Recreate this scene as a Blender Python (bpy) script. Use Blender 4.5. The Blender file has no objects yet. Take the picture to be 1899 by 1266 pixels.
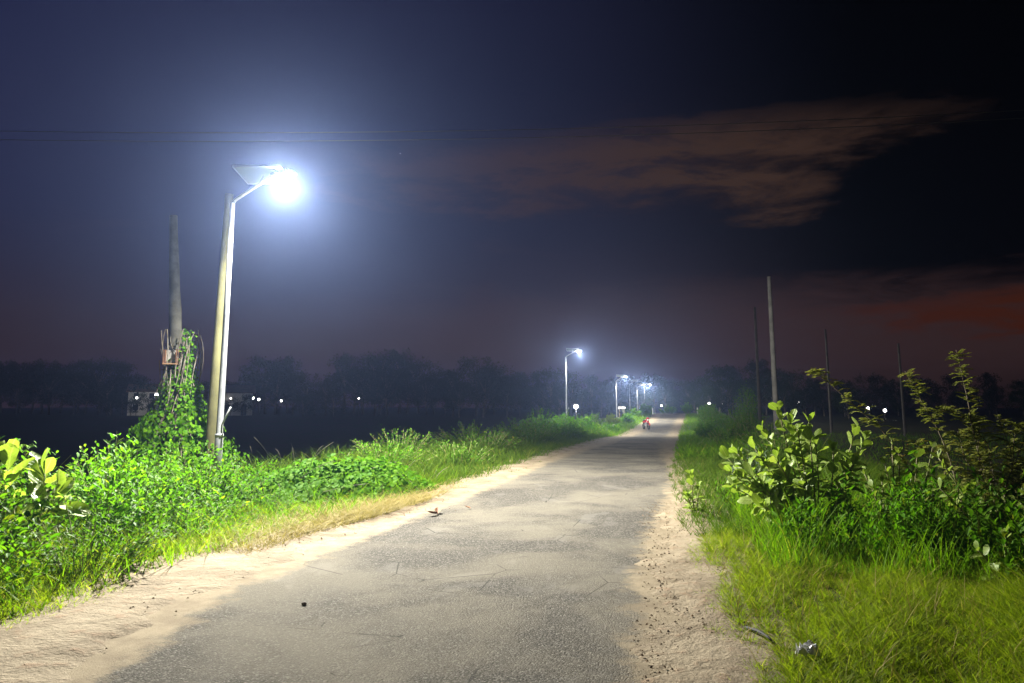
import bpy, math, random
import numpy as np
from mathutils import Vector, Matrix

rng = np.random.default_rng(7)
random.seed(7)
SC = bpy.context.scene
COL = SC.collection

# ------------------------------------------------------------------ camera
cam_d = bpy.data.cameras.new("camera")
cam = bpy.data.objects.new("camera", cam_d)
COL.objects.link(cam)
cam.location = (0, 0, 1.56)
cam.rotation_euler = (math.radians(90 + 8.50), 0, math.radians(10.44))
cam_d.lens = 26.0
cam_d.sensor_width = 36.0
cam_d.shift_y = -0.049
cam_d.clip_start = 0.05
cam_d.clip_end = 2000
SC.camera = cam

# ------------------------------------------------------------------ exposure
SC.view_settings.view_transform = 'Standard'
SC.view_settings.look = 'None'
SC.view_settings.exposure = 0.12
SC.view_settings.gamma = 1.0
SC.view_settings.use_curve_mapping = False
SC.cycles.use_denoising = True
SC.cycles.max_bounces = 6
SC.cycles.diffuse_bounces = 2
SC.cycles.glossy_bounces = 2
SC.cycles.transmission_bounces = 3
SC.cycles.transparent_max_bounces = 8
SC.cycles.volume_bounces = 0
SC.cycles.sample_clamp_indirect = 4.0

# lamp and haze settings
LAMP_POWER = 41000.0
FAR_POWER = 22000.0
LAMP_COLOR = (1.0, 0.97, 0.87)
HAZE_DENSITY = 0.0009
HAZE_COLOR = (0.38, 0.53, 1.0)
HAZE_G = 0.80


# ------------------------------------------------------------------ node helpers
class NT:
    """short hand for building node trees"""
    def __init__(s, tree):
        s.t = tree
        s.t.nodes.clear()

    def n(s, typ, **kw):
        nd = s.t.nodes.new(typ)
        for k, v in kw.items():
            setattr(nd, k, v)
        return nd

    def put(s, sock, v):
        if v is None:
            return
        if isinstance(v, bpy.types.NodeSocket):
            s.t.links.new(v, sock)
        else:
            if hasattr(sock.default_value, '__len__') and not isinstance(v, (tuple, list)):
                v = (v, v, v)
            if sock.type == 'RGBA' and len(v) == 3:
                v = (*v, 1)
            sock.default_value = v

    def m(s, op, a, b=None, c=None, clamp=False):
        nd = s.n('ShaderNodeMath', operation=op, use_clamp=clamp)
        for i, v in enumerate((a, b, c)):
            s.put(nd.inputs[i], v)
        return nd.outputs[0]

    def mix(s, f, a, b, blend='MIX'):
        nd = s.n('ShaderNodeMix', data_type='RGBA', blend_type=blend)
        s.put(nd.inputs[0], f)
        s.put(nd.inputs[6], a)
        s.put(nd.inputs[7], b)
        return nd.outputs[2]

    def smooth(s, x, a, b, lo=0.0, hi=1.0):
        nd = s.n('ShaderNodeMapRange', interpolation_type='SMOOTHSTEP')
        s.put(nd.inputs[0], x)
        for i, v in enumerate((a, b, lo, hi)):
            nd.inputs[i + 1].default_value = v
        return nd.outputs[0]

    def noise(s, vec, scale, detail=3, rough=0.55, dist=0.0):
        nd = s.n('ShaderNodeTexNoise')
        s.put(nd.inputs['Vector'], vec)
        nd.inputs['Scale'].default_value = scale
        nd.inputs['Detail'].default_value = detail
        nd.inputs['Roughness'].default_value = rough
        nd.inputs['Distortion'].default_value = dist
        return nd.outputs[0]

    def voro(s, vec, scale, feature='F1', rand=1.0):
        nd = s.n('ShaderNodeTexVoronoi', feature=feature)
        s.put(nd.inputs['Vector'], vec)
        nd.inputs['Scale'].default_value = scale
        nd.inputs['Randomness'].default_value = rand
        return nd

    def vmul(s, v, k):
        nd = s.n('ShaderNodeVectorMath', operation='MULTIPLY')
        s.put(nd.inputs[0], v)
        nd.inputs[1].default_value = k
        return nd.outputs[0]

    def vadd(s, v, k):
        nd = s.n('ShaderNodeVectorMath', operation='ADD')
        s.put(nd.inputs[0], v)
        s.put(nd.inputs[1], k)
        return nd.outputs[0]

    def bump(s, h, strength=0.5, dist=0.02):
        nd = s.n('ShaderNodeBump')
        nd.inputs['Strength'].default_value = strength
        nd.inputs['Distance'].default_value = dist
        s.put(nd.inputs['Height'], h)
        return nd.outputs[0]

    def attr(s, name):
        return s.n('ShaderNodeAttribute', attribute_name=name).outputs['Fac']

    def pos(s):
        return s.n('ShaderNodeNewGeometry').outputs['Position']

    def obj(s):
        return s.n('ShaderNodeTexCoord').outputs['Object']

    def bsdf(s, col, rough=0.6, spec=0.4, metal=0.0, normal=None, **kw):
        nd = s.n('ShaderNodeBsdfPrincipled')
        s.put(nd.inputs['Base Color'], col)
        s.put(nd.inputs['Roughness'], rough)
        nd.inputs['Specular IOR Level'].default_value = spec
        nd.inputs['Metallic'].default_value = metal
        if normal is not None:
            s.put(nd.inputs['Normal'], normal)
        for k, v in kw.items():
            s.put(nd.inputs[k.replace('_', ' ')], v)
        return nd.outputs[0]

    def out(s, sh, vol=None, typ='ShaderNodeOutputMaterial'):
        o = s.n(typ)
        if sh is not None:
            s.t.links.new(sh, o.inputs['Surface'])
        if vol is not None:
            s.t.links.new(vol, o.inputs['Volume'])


def material(name):
    mt = bpy.data.materials.new(name)
    mt.use_nodes = True
    return mt, NT(mt.node_tree)


# ------------------------------------------------------------------ world: overcast-broken night sky
world = bpy.data.worlds.new("World")
SC.world = world
world.use_nodes = True
w = NT(world.node_tree)
dirv = w.n('ShaderNodeTexCoord').outputs['Generated']
sep = w.n('ShaderNodeSeparateXYZ')
w.put(sep.inputs[0], dirv)
dx, dy, dz = sep.outputs
az = w.m('ARCTAN2', dx, dy)                       # 0 along the road, + to the right (radians)
el = w.m('ARCSINE', dz)
rampe = w.n('ShaderNodeValToRGB')
w.put(rampe.inputs[0], w.m('DIVIDE', el, 1.0, clamp=True))
e = rampe.color_ramp.elements
e[0].position, e[0].color = 0.0, (0.026, 0.013, 0.017, 1)
e[1].position, e[1].color = 1.0, (0.0025, 0.0028, 0.008, 1)
for p_, c_ in ((0.10, (0.022, 0.012, 0.017, 1)), (0.22, (0.011, 0.010, 0.020, 1)), (0.42, (0.0045, 0.0045, 0.013, 1))):
    x_ = e.new(p_)
    x_.color = c_
# stretched cloud sheet
cv = w.vmul(dirv, (2.2, 2.2, 9.0))
n1 = w.noise(cv, 1.3, 6, 0.62, 0.6)
n2 = w.noise(w.vadd(cv, (7.3, 1.1, 2.2)), 3.4, 8, 0.68, 0.3)
warp = w.m('MULTIPLY', w.m('SUBTRACT', n2, 0.5), 0.10)
azw = w.m('ADD', az, w.m('MULTIPLY', w.m('SUBTRACT', n1, 0.5), 0.35))
elw = w.m('ADD', el, warp)


def patch(a0, sa, e0, se, p=1.4):
    qa = w.m('DIVIDE', w.m('SUBTRACT', azw, a0), sa)
    qe = w.m('DIVIDE', w.m('SUBTRACT', elw, e0), se)
    r2 = w.m('ADD', w.m('MULTIPLY', qa, qa), w.m('MULTIPLY', qe, qe))
    return w.smooth(r2, 2.3, 0.0)


clA = patch(0.03, 0.27, 0.330, 0.034)
clA2 = patch(-0.22, 0.27, 0.296, 0.036)
clB = patch(0.135, 0.075, 0.268, 0.030)
clC = patch(0.50, 0.22, 0.108, 0.021)
clD = patch(0.10, 0.62, 0.070, 0.065)
sheet = w.m('MULTIPLY', w.smooth(n1, 0.50, 0.72), w.smooth(el, 0.42, 0.16))
# sky painted darker from the left of the road towards the right
sky_fade = w.smooth(az, 0.30, -0.14, 0.015, 1.0)
base = w.mix(1.0, rampe.outputs[0], sky_fade, 'MULTIPLY')
cl = w.m('ADD', w.m('ADD', w.m('MULTIPLY', clA, 0.85), w.m('MULTIPLY', clB, 0.75)), w.m('MULTIPLY', clA2, 0.9), clamp=True)
mott = w.smooth(n2, 0.34, 0.62, 0.25, 1.25)
col = w.mix(w.m('MULTIPLY', w.m('MULTIPLY', cl, mott), 0.95), base, (0.036, 0.0190, 0.0125))
col = w.mix(w.m('MULTIPLY', clD, 0.8), col, (0.036, 0.0175, 0.0165))
col = w.mix(w.m('MULTIPLY', w.m('MULTIPLY', clC, mott), 0.9), col, (0.040, 0.0085, 0.0022))
col = w.mix(w.m('MULTIPLY', w.m('MULTIPLY', sheet, sky_fade), 0.6), col, (0.030, 0.020, 0.022))
# a few stars
vs = w.voro(dirv, 26.0)
star = w.m('MULTIPLY', w.m('LESS_THAN', vs.outputs['Distance'], 0.014), w.m('GREATER_THAN', el, 0.2))
sepc = w.n('ShaderNodeSeparateColor')
w.put(sepc.inputs[0], vs.outputs['Color'])
star = w.m('MULTIPLY', star, w.m('GREATER_THAN', sepc.outputs[0], 0.72))
col = w.mix(w.m('MULTIPLY', star, 0.7), col, (0.8, 0.85, 1.0))
bg = w.n('ShaderNodeBackground')
leftness = w.m('MULTIPLY', w.smooth(az, 0.15, -0.60), w.smooth(el, 0.05, 0.26))
col = w.mix(w.m('MULTIPLY', leftness, 0.6), col, (0.016, 0.019, 0.066))  # blue lens-flare glow painted into the left of the sky
w.put(bg.inputs[0], col)
bg.inputs[1].default_value = 1.0
w.out(bg.outputs[0], typ='ShaderNodeOutputWorld')
world.cycles.sampling_method = 'AUTOMATIC'


# ------------------------------------------------------------------ geometry helpers
class Geo:
    """collects triangles with a random value per piece"""
    def __init__(s):
        s.v, s.f, s.r, s.n = [], [], [], 0

    def add(s, V, F, r=None):
        V = np.asarray(V, np.float32).reshape(-1, 3)
        F = np.asarray(F, np.int32).reshape(-1, 3)
        s.v.append(V)
        s.f.append(F + s.n)
        s.r.append(np.full(len(V), rng.random(), np.float32) if r is None else np.broadcast_to(np.asarray(r, np.float32), (len(V),)))
        s.n += len(V)

    def inst(s, T, M, P, S):
        """template T=(V,F) placed with matrices M (N,3,3), positions P, scale S (N,) or (N,3)"""
        V, F = T
        N, k = len(P), len(V)
        S = np.asarray(S, np.float32)
        S = np.repeat(S[:, None], 3, 1) if S.ndim == 1 else S
        W = np.einsum('nij,nkj->nki', M, V[None] * S[:, None, :]) + P[:, None, :]
        FF = F[None] + (np.arange(N) * k)[:, None, None]
        s.add(W.reshape(-1, 3), FF.reshape(-1, 3), np.repeat(rng.random(N), k))

    def mesh(s, name, mats, smooth=False):
        me = bpy.data.meshes.new(name)
        if s.n:
            V = np.concatenate(s.v)
            F = np.concatenate(s.f)
            me.vertices.add(len(V))
            me.vertices.foreach_set('co', V.ravel())
            me.loops.add(len(F) * 3)
            me.loops.foreach_set('vertex_index', F.ravel())
            me.polygons.add(len(F))
            me.polygons.foreach_set('loop_start', np.arange(0, len(F) * 3, 3, dtype=np.int32))
            me.polygons.foreach_set('use_smooth', np.full(len(F), smooth))
            a = me.attributes.new('rnd', 'FLOAT', 'POINT')
            a.data.foreach_set('value', np.concatenate(s.r))
            me.update()
            me.validate()
        for m_ in (mats if isinstance(mats, (list, tuple)) else [mats]):
            me.materials.append(m_)
        return me

    def obj(s, name, mat, parent=None, smooth=False, loc=None):
        me = s.mesh(name, mat, smooth)
        return link(name, me, parent, loc)

    # -- shapes
    def tube(s, pts, rad, sides=6, r=None, cap=True):
        pts = np.asarray(pts, float)
        n = len(pts)
        rad = np.broadcast_to(np.asarray(rad, float), (n,))
        tan = np.gradient(pts, axis=0)
        tan /= np.linalg.norm(tan, axis=1)[:, None] + 1e-9
        ref = np.array([0, 0, 1.0]) if abs(tan[:, 2]).mean() < 0.8 else np.array([1.0, 0, 0])
        a = np.cross(tan, ref)
        a /= np.linalg.norm(a, axis=1)[:, None] + 1e-9
        b = np.cross(tan, a)
        th = np.arange(sides) * 2 * np.pi / sides
        ring = pts[:, None] + rad[:, None, None] * (a[:, None] * np.cos(th)[None, :, None] + b[:, None] * np.sin(th)[None, :, None])
        F = []
        for i in range(n - 1):
            for j in range(sides):
                k = (j + 1) % sides
                p, q, u, t = i * sides + j, i * sides + k, (i + 1) * sides + j, (i + 1) * sides + k
                F += [(p, u, q), (q, u, t)]
        if cap:
            for j in range(1, sides - 1):
                F.append((0, j, j + 1))
                o = (n - 1) * sides
                F.append((o, o + j + 1, o + j))
        s.add(ring.reshape(-1, 3), F, r)

    def box(s, c, size, M=None, bev=0.0, r=None):
        x, y, z = np.array(size) / 2
        if bev <= 0:
            V = np.array([(a, b, c_) for a in (-x, x) for b in (-y, y) for c_ in (-z, z)])
            F = [(0, 1, 3), (0, 3, 2), (4, 6, 7), (4, 7, 5), (0, 4, 5), (0, 5, 1), (2, 3, 7), (2, 7, 6), (0, 2, 6), (0, 6, 4), (1, 5, 7), (1, 7, 3)]
        else:
            oct_ = lambda X, Y, B: [(-X + B, -Y), (X - B, -Y), (X, -Y + B), (X, Y - B), (X - B, Y), (-X + B, Y), (-X, Y - B), (-X, -Y + B)]
            V, F = [], []
            lv = [(-z, bev), (-z + bev, 0), (z - bev, 0), (z, bev)]
            for zz, ins in lv:
                V += [(px, py, zz) for px, py in oct_(x - ins, y - ins, bev)]
            for i in range(3):
                for j in range(8):
                    k = (j + 1) % 8
                    F += [(i * 8 + j, i * 8 + k, (i + 1) * 8 + k), (i * 8 + j, (i + 1) * 8 + k, (i + 1) * 8 + j)]
            for j in range(1, 7):
                F += [(0, j + 1, j), (24, 24 + j, 24 + j + 1)]
            V = np.array(V)
        if M is not None:
            V = V @ np.asarray(M).T
        s.add(V + np.array(c), F, r)

    def ball(s, c, rad, nu=10, nv=7, noise=0.0, r=None):
        rad = np.broadcast_to(np.asarray(rad, float), (3,))
        V, F = [], []
        for i in range(nv + 1):
            ph = np.pi * i / nv
            for j in range(nu):
                th = 2 * np.pi * j / nu
                k = 1 + noise * (random.random() - 0.5) * (0 < i < nv)
                V.append((np.sin(ph) * np.cos(th) * k, np.sin(ph) * np.sin(th) * k, np.cos(ph) * k))
        for i in range(nv):
            for j in range(nu):
                k = (j + 1) % nu
                F += [(i * nu + j, (i + 1) * nu + j, (i + 1) * nu + k), (i * nu + j, (i + 1) * nu + k, i * nu + k)]
        s.add(np.array(V) * rad + np.array(c), F, r)

    def torus(s, c, R, rr, M, nu=18, nv=6):
        V, F = [], []
        for i in range(nu):
            a = 2 * np.pi * i / nu
            for j in range(nv):
                b = 2 * np.pi * j / nv
                V.append(((R + rr * np.cos(b)) * np.cos(a), (R + rr * np.cos(b)) * np.sin(a), rr * np.sin(b)))
        for i in range(nu):
            for j in range(nv):
                i2, j2 = (i + 1) % nu, (j + 1) % nv
                F += [(i * nv + j, i2 * nv + j, i2 * nv + j2), (i * nv + j, i2 * nv + j2, i * nv + j2)]
        s.add(np.array(V) @ np.asarray(M).T + np.array(c), F)


def link(name, me, parent=None, loc=None):
    o = bpy.data.objects.new(name, me)
    COL.objects.link(o)
    if parent is not None:
        o.parent = parent
    if loc is not None:
        o.location = loc
    return o


def thing(name, label, cat, loc=(0, 0, 0), rz=0.0, group=None):
    o = bpy.data.objects.new(name, None)
    o.empty_display_size = 0.2
    COL.objects.link(o)
    o.location = loc
    o.rotation_euler = (0, 0, rz)
    tag(o, label, cat, group)
    return o


def tag(o, label=None, cat=None, group=None, kind=None):
    if label:
        o['label'] = label
    if cat:
        o['category'] = cat
    if group:
        o['group'] = group
    if kind:
        o['kind'] = kind
    return o


def dup(root, loc, rz=0.0, label=None, scale=None):
    r = root.copy()
    COL.objects.link(r)
    r.location = loc
    r.rotation_euler = (0, 0, rz)
    if scale is not None:
        r.scale = (scale,) * 3
    if label:
        r['label'] = label
    for ch in list(root.children):
        c = ch.copy()
        COL.objects.link(c)
        c.parent = r
        for g in ch.children:
            d = g.copy()
            COL.objects.link(d)
            d.parent = c
    return r


def nrm(v):
    return v / (np.linalg.norm(v, axis=-1, keepdims=True) + 1e-9)


def frames(d, up):
    """matrices whose columns are x (width), y (leaf axis d), z (face normal)"""
    d = nrm(d)
    x = nrm(np.cross(d, up))
    z = np.cross(x, d)
    return np.stack([x, d, z], axis=-1)


def T_diamond(w=0.4, fold=0.12):
    V = np.array([(0, 0, 0), (-w / 2, .45, fold), (0, 1, 0), (w / 2, .45, fold)], np.float32)
    return V, np.array([(0, 2, 1), (0, 3, 2)])


def T_leaf(w=0.5, fold=0.08, droop=0.12, wide=0.6, stalk=0.0):
    ts = (0.30, 0.62, 0.86)
    ws = (w * 0.38, w * 0.5, w * 0.36) if wide > 0.5 else (w * 0.5, w * 0.42, w * 0.22)
    V = [(0, 0, 0)]
    for t, hw in zip(ts, ws):
        zc = -droop * t * t
        V += [(-hw, t, zc + fold * hw / w), (0, t, zc), (hw, t, zc + fold * hw / w)]
    V.append((0, 1, -droop))
    F = [(0, 2, 1), (0, 3, 2)]
    for i in (0, 1):
        a = 1 + 3 * i
        F += [(a, a + 1, a + 4), (a, a + 4, a + 3), (a + 1, a + 2, a + 5), (a + 1, a + 5, a + 4)]
    F += [(7, 8, 10), (8, 9, 10)]
    return np.array(V, np.float32), np.array(F)


# ------------------------------------------------------------------ the lie of the land
def smst(x, a, b):
    t = np.clip((np.asarray(x, float) - a) / (b - a), 0, 1)
    return t * t * (3 - 2 * t)


_zy = [-60, 10, 18, 28, 44, 56, 65, 77, 91, 105, 112, 125, 150, 400]
_zz = [0, 0, -.04, -.22, -.55, -.90, -1.05, -.72, -.40, -.08, -.10, -.55, -1.1, -1.3]
_ly = [-60, 8, 10, 14, 17, 28, 44, 65, 77, 91, 105, 130, 150, 400]
_lx = [-4.05, -4.05, -3.6, -3.35, -3.15, -3.0, -2.5, -1.75, -1.0, -.1, .5, 1.2, 1.5, 3]
_ry = [-60, 15, 28, 44, 65, 77, 91, 105, 130, 150, 400]
_rx = [.58, .50, .95, 1.65, 2.45, 3.2, 4.1, 4.8, 5.6, 5.9, 7.4]
_fine = np.linspace(-60, 400, 1841)


def _curve(xs, ys, k=9):
    y = np.interp(_fine, xs, ys)
    y = np.convolve(np.pad(y, k, mode='edge'), np.ones(2 * k + 1) / (2 * k + 1), 'valid')
    return y


_Zc, _Lc, _Rc = _curve(_zy, _zz, 14), _curve(_ly, _lx, 5), _curve(_ry, _rx, 14)
zc = lambda y: np.interp(y, _fine, _Zc)
Lx = lambda y: np.interp(y, _fine, _Lc)
Rx = lambda y: np.interp(y, _fine, _Rc)


def gz(x, y):
    x, y = np.asarray(x, float), np.asarray(y, float)
    c = zc(y)
    ul, ur = Lx(y) - x, x - Rx(y)
    s0 = 5.6 - 4.4 * smst(y, 64, 78)
    left_field = -2.1 + 1.1 * smst(y, 90, 118)
    tl = smst(ul, s0, s0 + 4.6)
    right_field = -0.85 + 0 * y
    tr = smst(ur, 2.6, 8.0)
    lump = 0.05 * np.sin(x * 1.7 + y * .9) * np.sin(y * 1.3 - x * .4) * smst(np.maximum(ul, ur), 0.3, 1.5)
    z = np.where(ul > 0, c + (left_field - c) * tl, np.where(ur > 0, c + (right_field - c) * tr, c))
    return z + lump


# ------------------------------------------------------------------ materials
def leaf_mat(name, c1, c2, c3=None, rough=0.60, trans=0.45, spec=0.10, veins=False):
    mt, t = material(name)
    oi = t.n('ShaderNodeObjectInfo').outputs['Random']
    r = t.m('FRACT', t.m('ADD', t.attr('rnd'), oi))
    col = t.mix(r, c1, c2)
    if c3:
        col = t.mix(t.smooth(r, 0.93, 0.99), col, c3)
    n_ = t.noise(t.pos(), 9.0, 2)
    col = t.mix(t.smooth(n_, 0.3, 0.7, 0.0, 0.35), col, tuple(k * 0.55 for k in c1))
    nm = None
    if veins:                                     # midrib and side veins of the large single leaves
        sx = t.n('ShaderNodeSeparateXYZ')
        t.put(sx.inputs[0], t.obj())
        ax_ = t.m('ABSOLUTE', sx.outputs[0])
        rib = t.smooth(ax_, 0.030, 0.012)
        sv_ = t.m('SINE', t.m('MULTIPLY', t.m('SUBTRACT', sx.outputs[1], t.m('MULTIPLY', ax_, 0.8)), 44.0))
        vn = t.m('MAXIMUM', rib, t.m('MULTIPLY', t.smooth(sv_, 0.75, 1.0), 0.55))
        col = t.mix(t.m('MULTIPLY', vn, 0.55), col, (0.34, 0.38, 0.16))
        col = t.mix(t.smooth(t.noise(t.pos(), 30.0, 4, 0.7), 0.58, 0.74, 0, 0.5), col, (0.16, 0.14, 0.05))
        nm = t.bump(vn, 0.5, 0.01)
    b = t.bsdf(col, rough, spec, 0, nm)
    tr = t.n('ShaderNodeBsdfTranslucent')
    t.put(tr.inputs[0], t.mix(1.0, col, (1.25, 1.35, 0.60), 'MULTIPLY'))
    ms = t.n('ShaderNodeMixShader')
    ms.inputs[0].default_value = trans
    t.t.links.new(b, ms.inputs[1])
    t.t.links.new(tr.outputs[0], ms.inputs[2])
    t.out(ms.outputs[0])
    return mt


def plain_mat(name, col, rough=0.6, spec=0.4, metal=0.0, col2=None, scale=6.0, bump=0.0, bscale=40.0):
    mt, t = material(name)
    v = t.obj()
    c = col
    if col2:
        c = t.mix(t.smooth(t.noise(v, scale, 4), 0.35, 0.65), col, col2)
    nm = t.bump(t.noise(v, bscale, 3), bump, 0.01) if bump else None
    t.out(t.bsdf(c, rough, spec, metal, nm))
    return mt


def glow_mat(name, col, strength, sampled=False):
    mt, t = material(name)
    em = t.n('ShaderNodeEmission')
    em.inputs[0].default_value = (*col, 1)
    em.inputs[1].default_value = strength
    t.out(em.outputs[0])
    if not sampled:
        mt.cycles.emission_sampling = 'NONE'
    return mt


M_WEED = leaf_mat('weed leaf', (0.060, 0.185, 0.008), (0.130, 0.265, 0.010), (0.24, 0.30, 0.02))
M_WEED_SHADE = leaf_mat('shade-darkened weed leaf', (0.052, 0.140, 0.009), (0.105, 0.210, 0.010), (0.17, 0.18, 0.02))  # darker copy of the weed leaf: shade put into the colour
M_CREEP = leaf_mat('creeper leaf', (0.060, 0.190, 0.006), (0.130, 0.270, 0.007), None, 0.6, 0.42, 0.08)
M_BIG = leaf_mat('milkweed leaf', (0.175, 0.270, 0.034), (0.260, 0.345, 0.065), (0.28, 0.33, 0.07), 0.45, 0.36, 0.25, True)
M_PALE = leaf_mat('pale grey green leaf', (0.075, 0.115, 0.070), (0.12, 0.165, 0.095), None, 0.5)
M_FEATH = leaf_mat('feathery leaflet', (0.24, 0.26, 0.065), (0.31, 0.32, 0.10), (0.24, 0.09, 0.02), 0.6, 0.5)
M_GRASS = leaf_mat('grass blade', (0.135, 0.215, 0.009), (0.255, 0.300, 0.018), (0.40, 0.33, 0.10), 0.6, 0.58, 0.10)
M_GRASS_DIM = leaf_mat('dimmed grass blade', (0.050, 0.105, 0.008), (0.105, 0.165, 0.010), (0.22, 0.20, 0.05), 0.6, 0.45, 0.10)  # grass darkened to stand for the dim light farther along the verges
M_GRASS_B = leaf_mat('tall grass blade', (0.080, 0.190, 0.006), (0.160, 0.280, 0.008), (0.30, 0.29, 0.05), 0.6, 0.5, 0.10)
M_DRY = leaf_mat('dry grass blade', (0.26, 0.21, 0.075), (0.36, 0.29, 0.11), (0.10, 0.14, 0.02), 0.7, 0.2)
M_TREE = leaf_mat('tree leaf', (0.018, 0.034, 0.010), (0.034, 0.056, 0.014), None, 0.8, 0.12, 0.03)
M_STEM = plain_mat('green stem', (0.14, 0.16, 0.05), 0.6, 0.3, 0, (0.20, 0.17, 0.08), 5)
M_TWIG = plain_mat('brown twig', (0.12, 0.095, 0.06), 0.8, 0.2, 0, (0.20, 0.17, 0.12), 8)
M_DEADVINE = plain_mat('dry vine', (0.20, 0.18, 0.14), 0.85, 0.2, 0, (0.09, 0.075, 0.055), 9)
M_BARK = plain_mat('bark', (0.065, 0.062, 0.050), 0.9, 0.15, 0, (0.10, 0.096, 0.078), 5, 0.8, 14)
M_FARBARK = plain_mat('far bark', (0.10, 0.085, 0.065), 0.9, 0.2, 0, (0.15, 0.13, 0.10), 3)
M_CONC = plain_mat('concrete pole', (0.135, 0.130, 0.060), 0.9, 0.15, 0, (0.085, 0.080, 0.038), 2.5, 0.35, 60)
M_CONC2 = plain_mat('weathered concrete', (0.38, 0.36, 0.33), 0.85, 0.25, 0, (0.26, 0.25, 0.23), 3, 0.3, 50)
M_POLE2 = plain_mat('grey concrete pole', (0.21, 0.20, 0.185), 0.9, 0.2, 0, (0.14, 0.135, 0.125), 3, 0.3, 50)
M_DARKPOLE = plain_mat('dark weathered pole', (0.10, 0.09, 0.08), 0.9, 0.2, 0, (0.07, 0.065, 0.06), 3)
M_GALV = plain_mat('galvanised steel', (0.52, 0.54, 0.56), 0.42, 0.5, 0.55, (0.40, 0.42, 0.44), 7, 0.1, 80)
M_CAST = plain_mat('lamp housing', (0.34, 0.35, 0.37), 0.45, 0.5, 0.3)
M_PVBACK = plain_mat('panel back sheet', (0.40, 0.43, 0.38), 0.6, 0.3)
M_PVCELL = plain_mat('panel glass', (0.015, 0.02, 0.05), 0.12, 0.6)
M_ALU = plain_mat('aluminium edge', (0.6, 0.61, 0.62), 0.35, 0.5, 0.8)
M_RUST = plain_mat('rusty iron', (0.19, 0.09, 0.045), 0.8, 0.3, 0.1, (0.10, 0.055, 0.035), 12, 0.3, 60)
M_WOOD = plain_mat('old board', (0.30, 0.18, 0.09), 0.8, 0.3, 0, (0.18, 0.11, 0.06), 14, 0.3, 60)
M_WIRE = plain_mat('black cable', (0.02, 0.02, 0.02), 0.6, 0.3)
M_WHITE = plain_mat('white paint', (0.78, 0.78, 0.75), 0.6, 0.4, 0, (0.66, 0.66, 0.62), 6)
M_WALL = plain_mat('plaster', (0.62, 0.60, 0.55), 0.9, 0.2, 0, (0.48, 0.46, 0.42), 1.2)
M_ROOF = plain_mat('roof sheet', (0.20, 0.13, 0.10), 0.8, 0.3, 0, (0.14, 0.10, 0.08), 2)
M_GLASS = plain_mat('dark glass', (0.02, 0.025, 0.03), 0.15, 0.6)
M_DOOR = plain_mat('door paint', (0.10, 0.13, 0.16), 0.6, 0.4)
M_RED = plain_mat('red paint', (0.42, 0.02, 0.03), 0.3, 0.6)
M_BLACK = plain_mat('black rubber', (0.02, 0.02, 0.02), 0.75, 0.3)
M_CHROME = plain_mat('chrome', (0.6, 0.6, 0.62), 0.2, 0.5, 1.0)
M_PLASTIC = plain_mat('white plastic film', (0.80, 0.80, 0.80), 0.3, 0.5)
M_STONE = plain_mat('dark stone', (0.10, 0.085, 0.07), 0.85, 0.3, 0, (0.20, 0.16, 0.12), 20)
M_CRUMB = leaf_mat('debris', (0.09, 0.06, 0.035), (0.24, 0.17, 0.10), None, 0.85, 0.0, 0.2)
M_DEADLEAF = plain_mat('dead leaf', (0.22, 0.10, 0.045), 0.75, 0.3, 0, (0.12, 0.06, 0.03), 20)
M_LENS = glow_mat('lamp lens', (1.0, 0.98, 0.95), 45.0)
M_BULB = glow_mat('distant bulb', (1.0, 0.96, 0.88), 14.0)
M_BULB_B = glow_mat('bright distant bulb', (1.0, 0.98, 0.95), 60.0)
M_OFFLENS = plain_mat('unlit lens', (0.5, 0.5, 0.5), 0.25, 0.5)

# ground
M_GROUND, t = material('bank soil')
p = t.pos()
n_a = t.noise(p, 0.9, 5, 0.6)
n_b = t.noise(p, 14.0, 4, 0.65)
c = t.mix(t.smooth(n_a, 0.38, 0.62), (0.060, 0.050, 0.024), (0.040, 0.062, 0.012))
c = t.mix(t.smooth(n_b, 0.45, 0.75, 0, 0.6), c, (0.095, 0.080, 0.035))
t.out(t.bsdf(c, 0.95, 0.15, 0, t.bump(n_b, 0.8, 0.05)))

# sand
M_SAND, t = material('shoulder sand')
p = t.pos()
n_a = t.noise(p, 1.6, 5, 0.6, 0.3)
n_b = t.noise(p, 38.0, 4, 0.7)
n_c = t.noise(p, 7.0, 4, 0.6)
c = t.mix(t.smooth(n_a, 0.34, 0.66), (0.170, 0.134, 0.090), (0.255, 0.210, 0.145))
c = t.mix(t.smooth(n_c, 0.52, 0.72, 0, 0.55), c, (0.210, 0.130, 0.080))
c = t.mix(t.smooth(n_b, 0.60, 0.74, 0, 0.5), c, (0.20, 0.14, 0.085))
hh = t.m('ADD', t.m('MULTIPLY', n_b, 0.4), t.m('MULTIPLY', n_c, 1.0))
t.out(t.bsdf(c, 0.95, 0.15, 0, t.bump(hh, 1.0, 0.045)))

# road: worn chip seal with dust and smooth worn patches
M_ROAD, t = material('worn asphalt')
p = t.pos()
big = t.noise(p, 0.55, 4, 0.6, 0.4)
mid = t.noise(t.vmul(p, (1.0, 0.55, 1.0)), 1.7, 4, 0.6, 0.6)
v1 = t.voro(p, 82.0)
sc_ = t.n('ShaderNodeSeparateColor')
t.put(sc_.inputs[0], v1.outputs['Color'])
chip = sc_.outputs[0]
fine = t.noise(p, 130.0, 3, 0.7)
c = t.mix(chip, (0.048, 0.044, 0.038), (0.124, 0.114, 0.098))
c = t.mix(t.smooth(chip, 0.80, 0.92), c, (0.185, 0.174, 0.152))
c = t.mix(t.smooth(v1.outputs['Distance'], 0.45, 0.75, 0, 0.7), c, (0.030, 0.027, 0.023))
smoothpatch = t.smooth(mid, 0.56, 0.66)
c = t.mix(t.m('MULTIPLY', smoothpatch, 0.75), c, (0.108, 0.101, 0.090))
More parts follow.
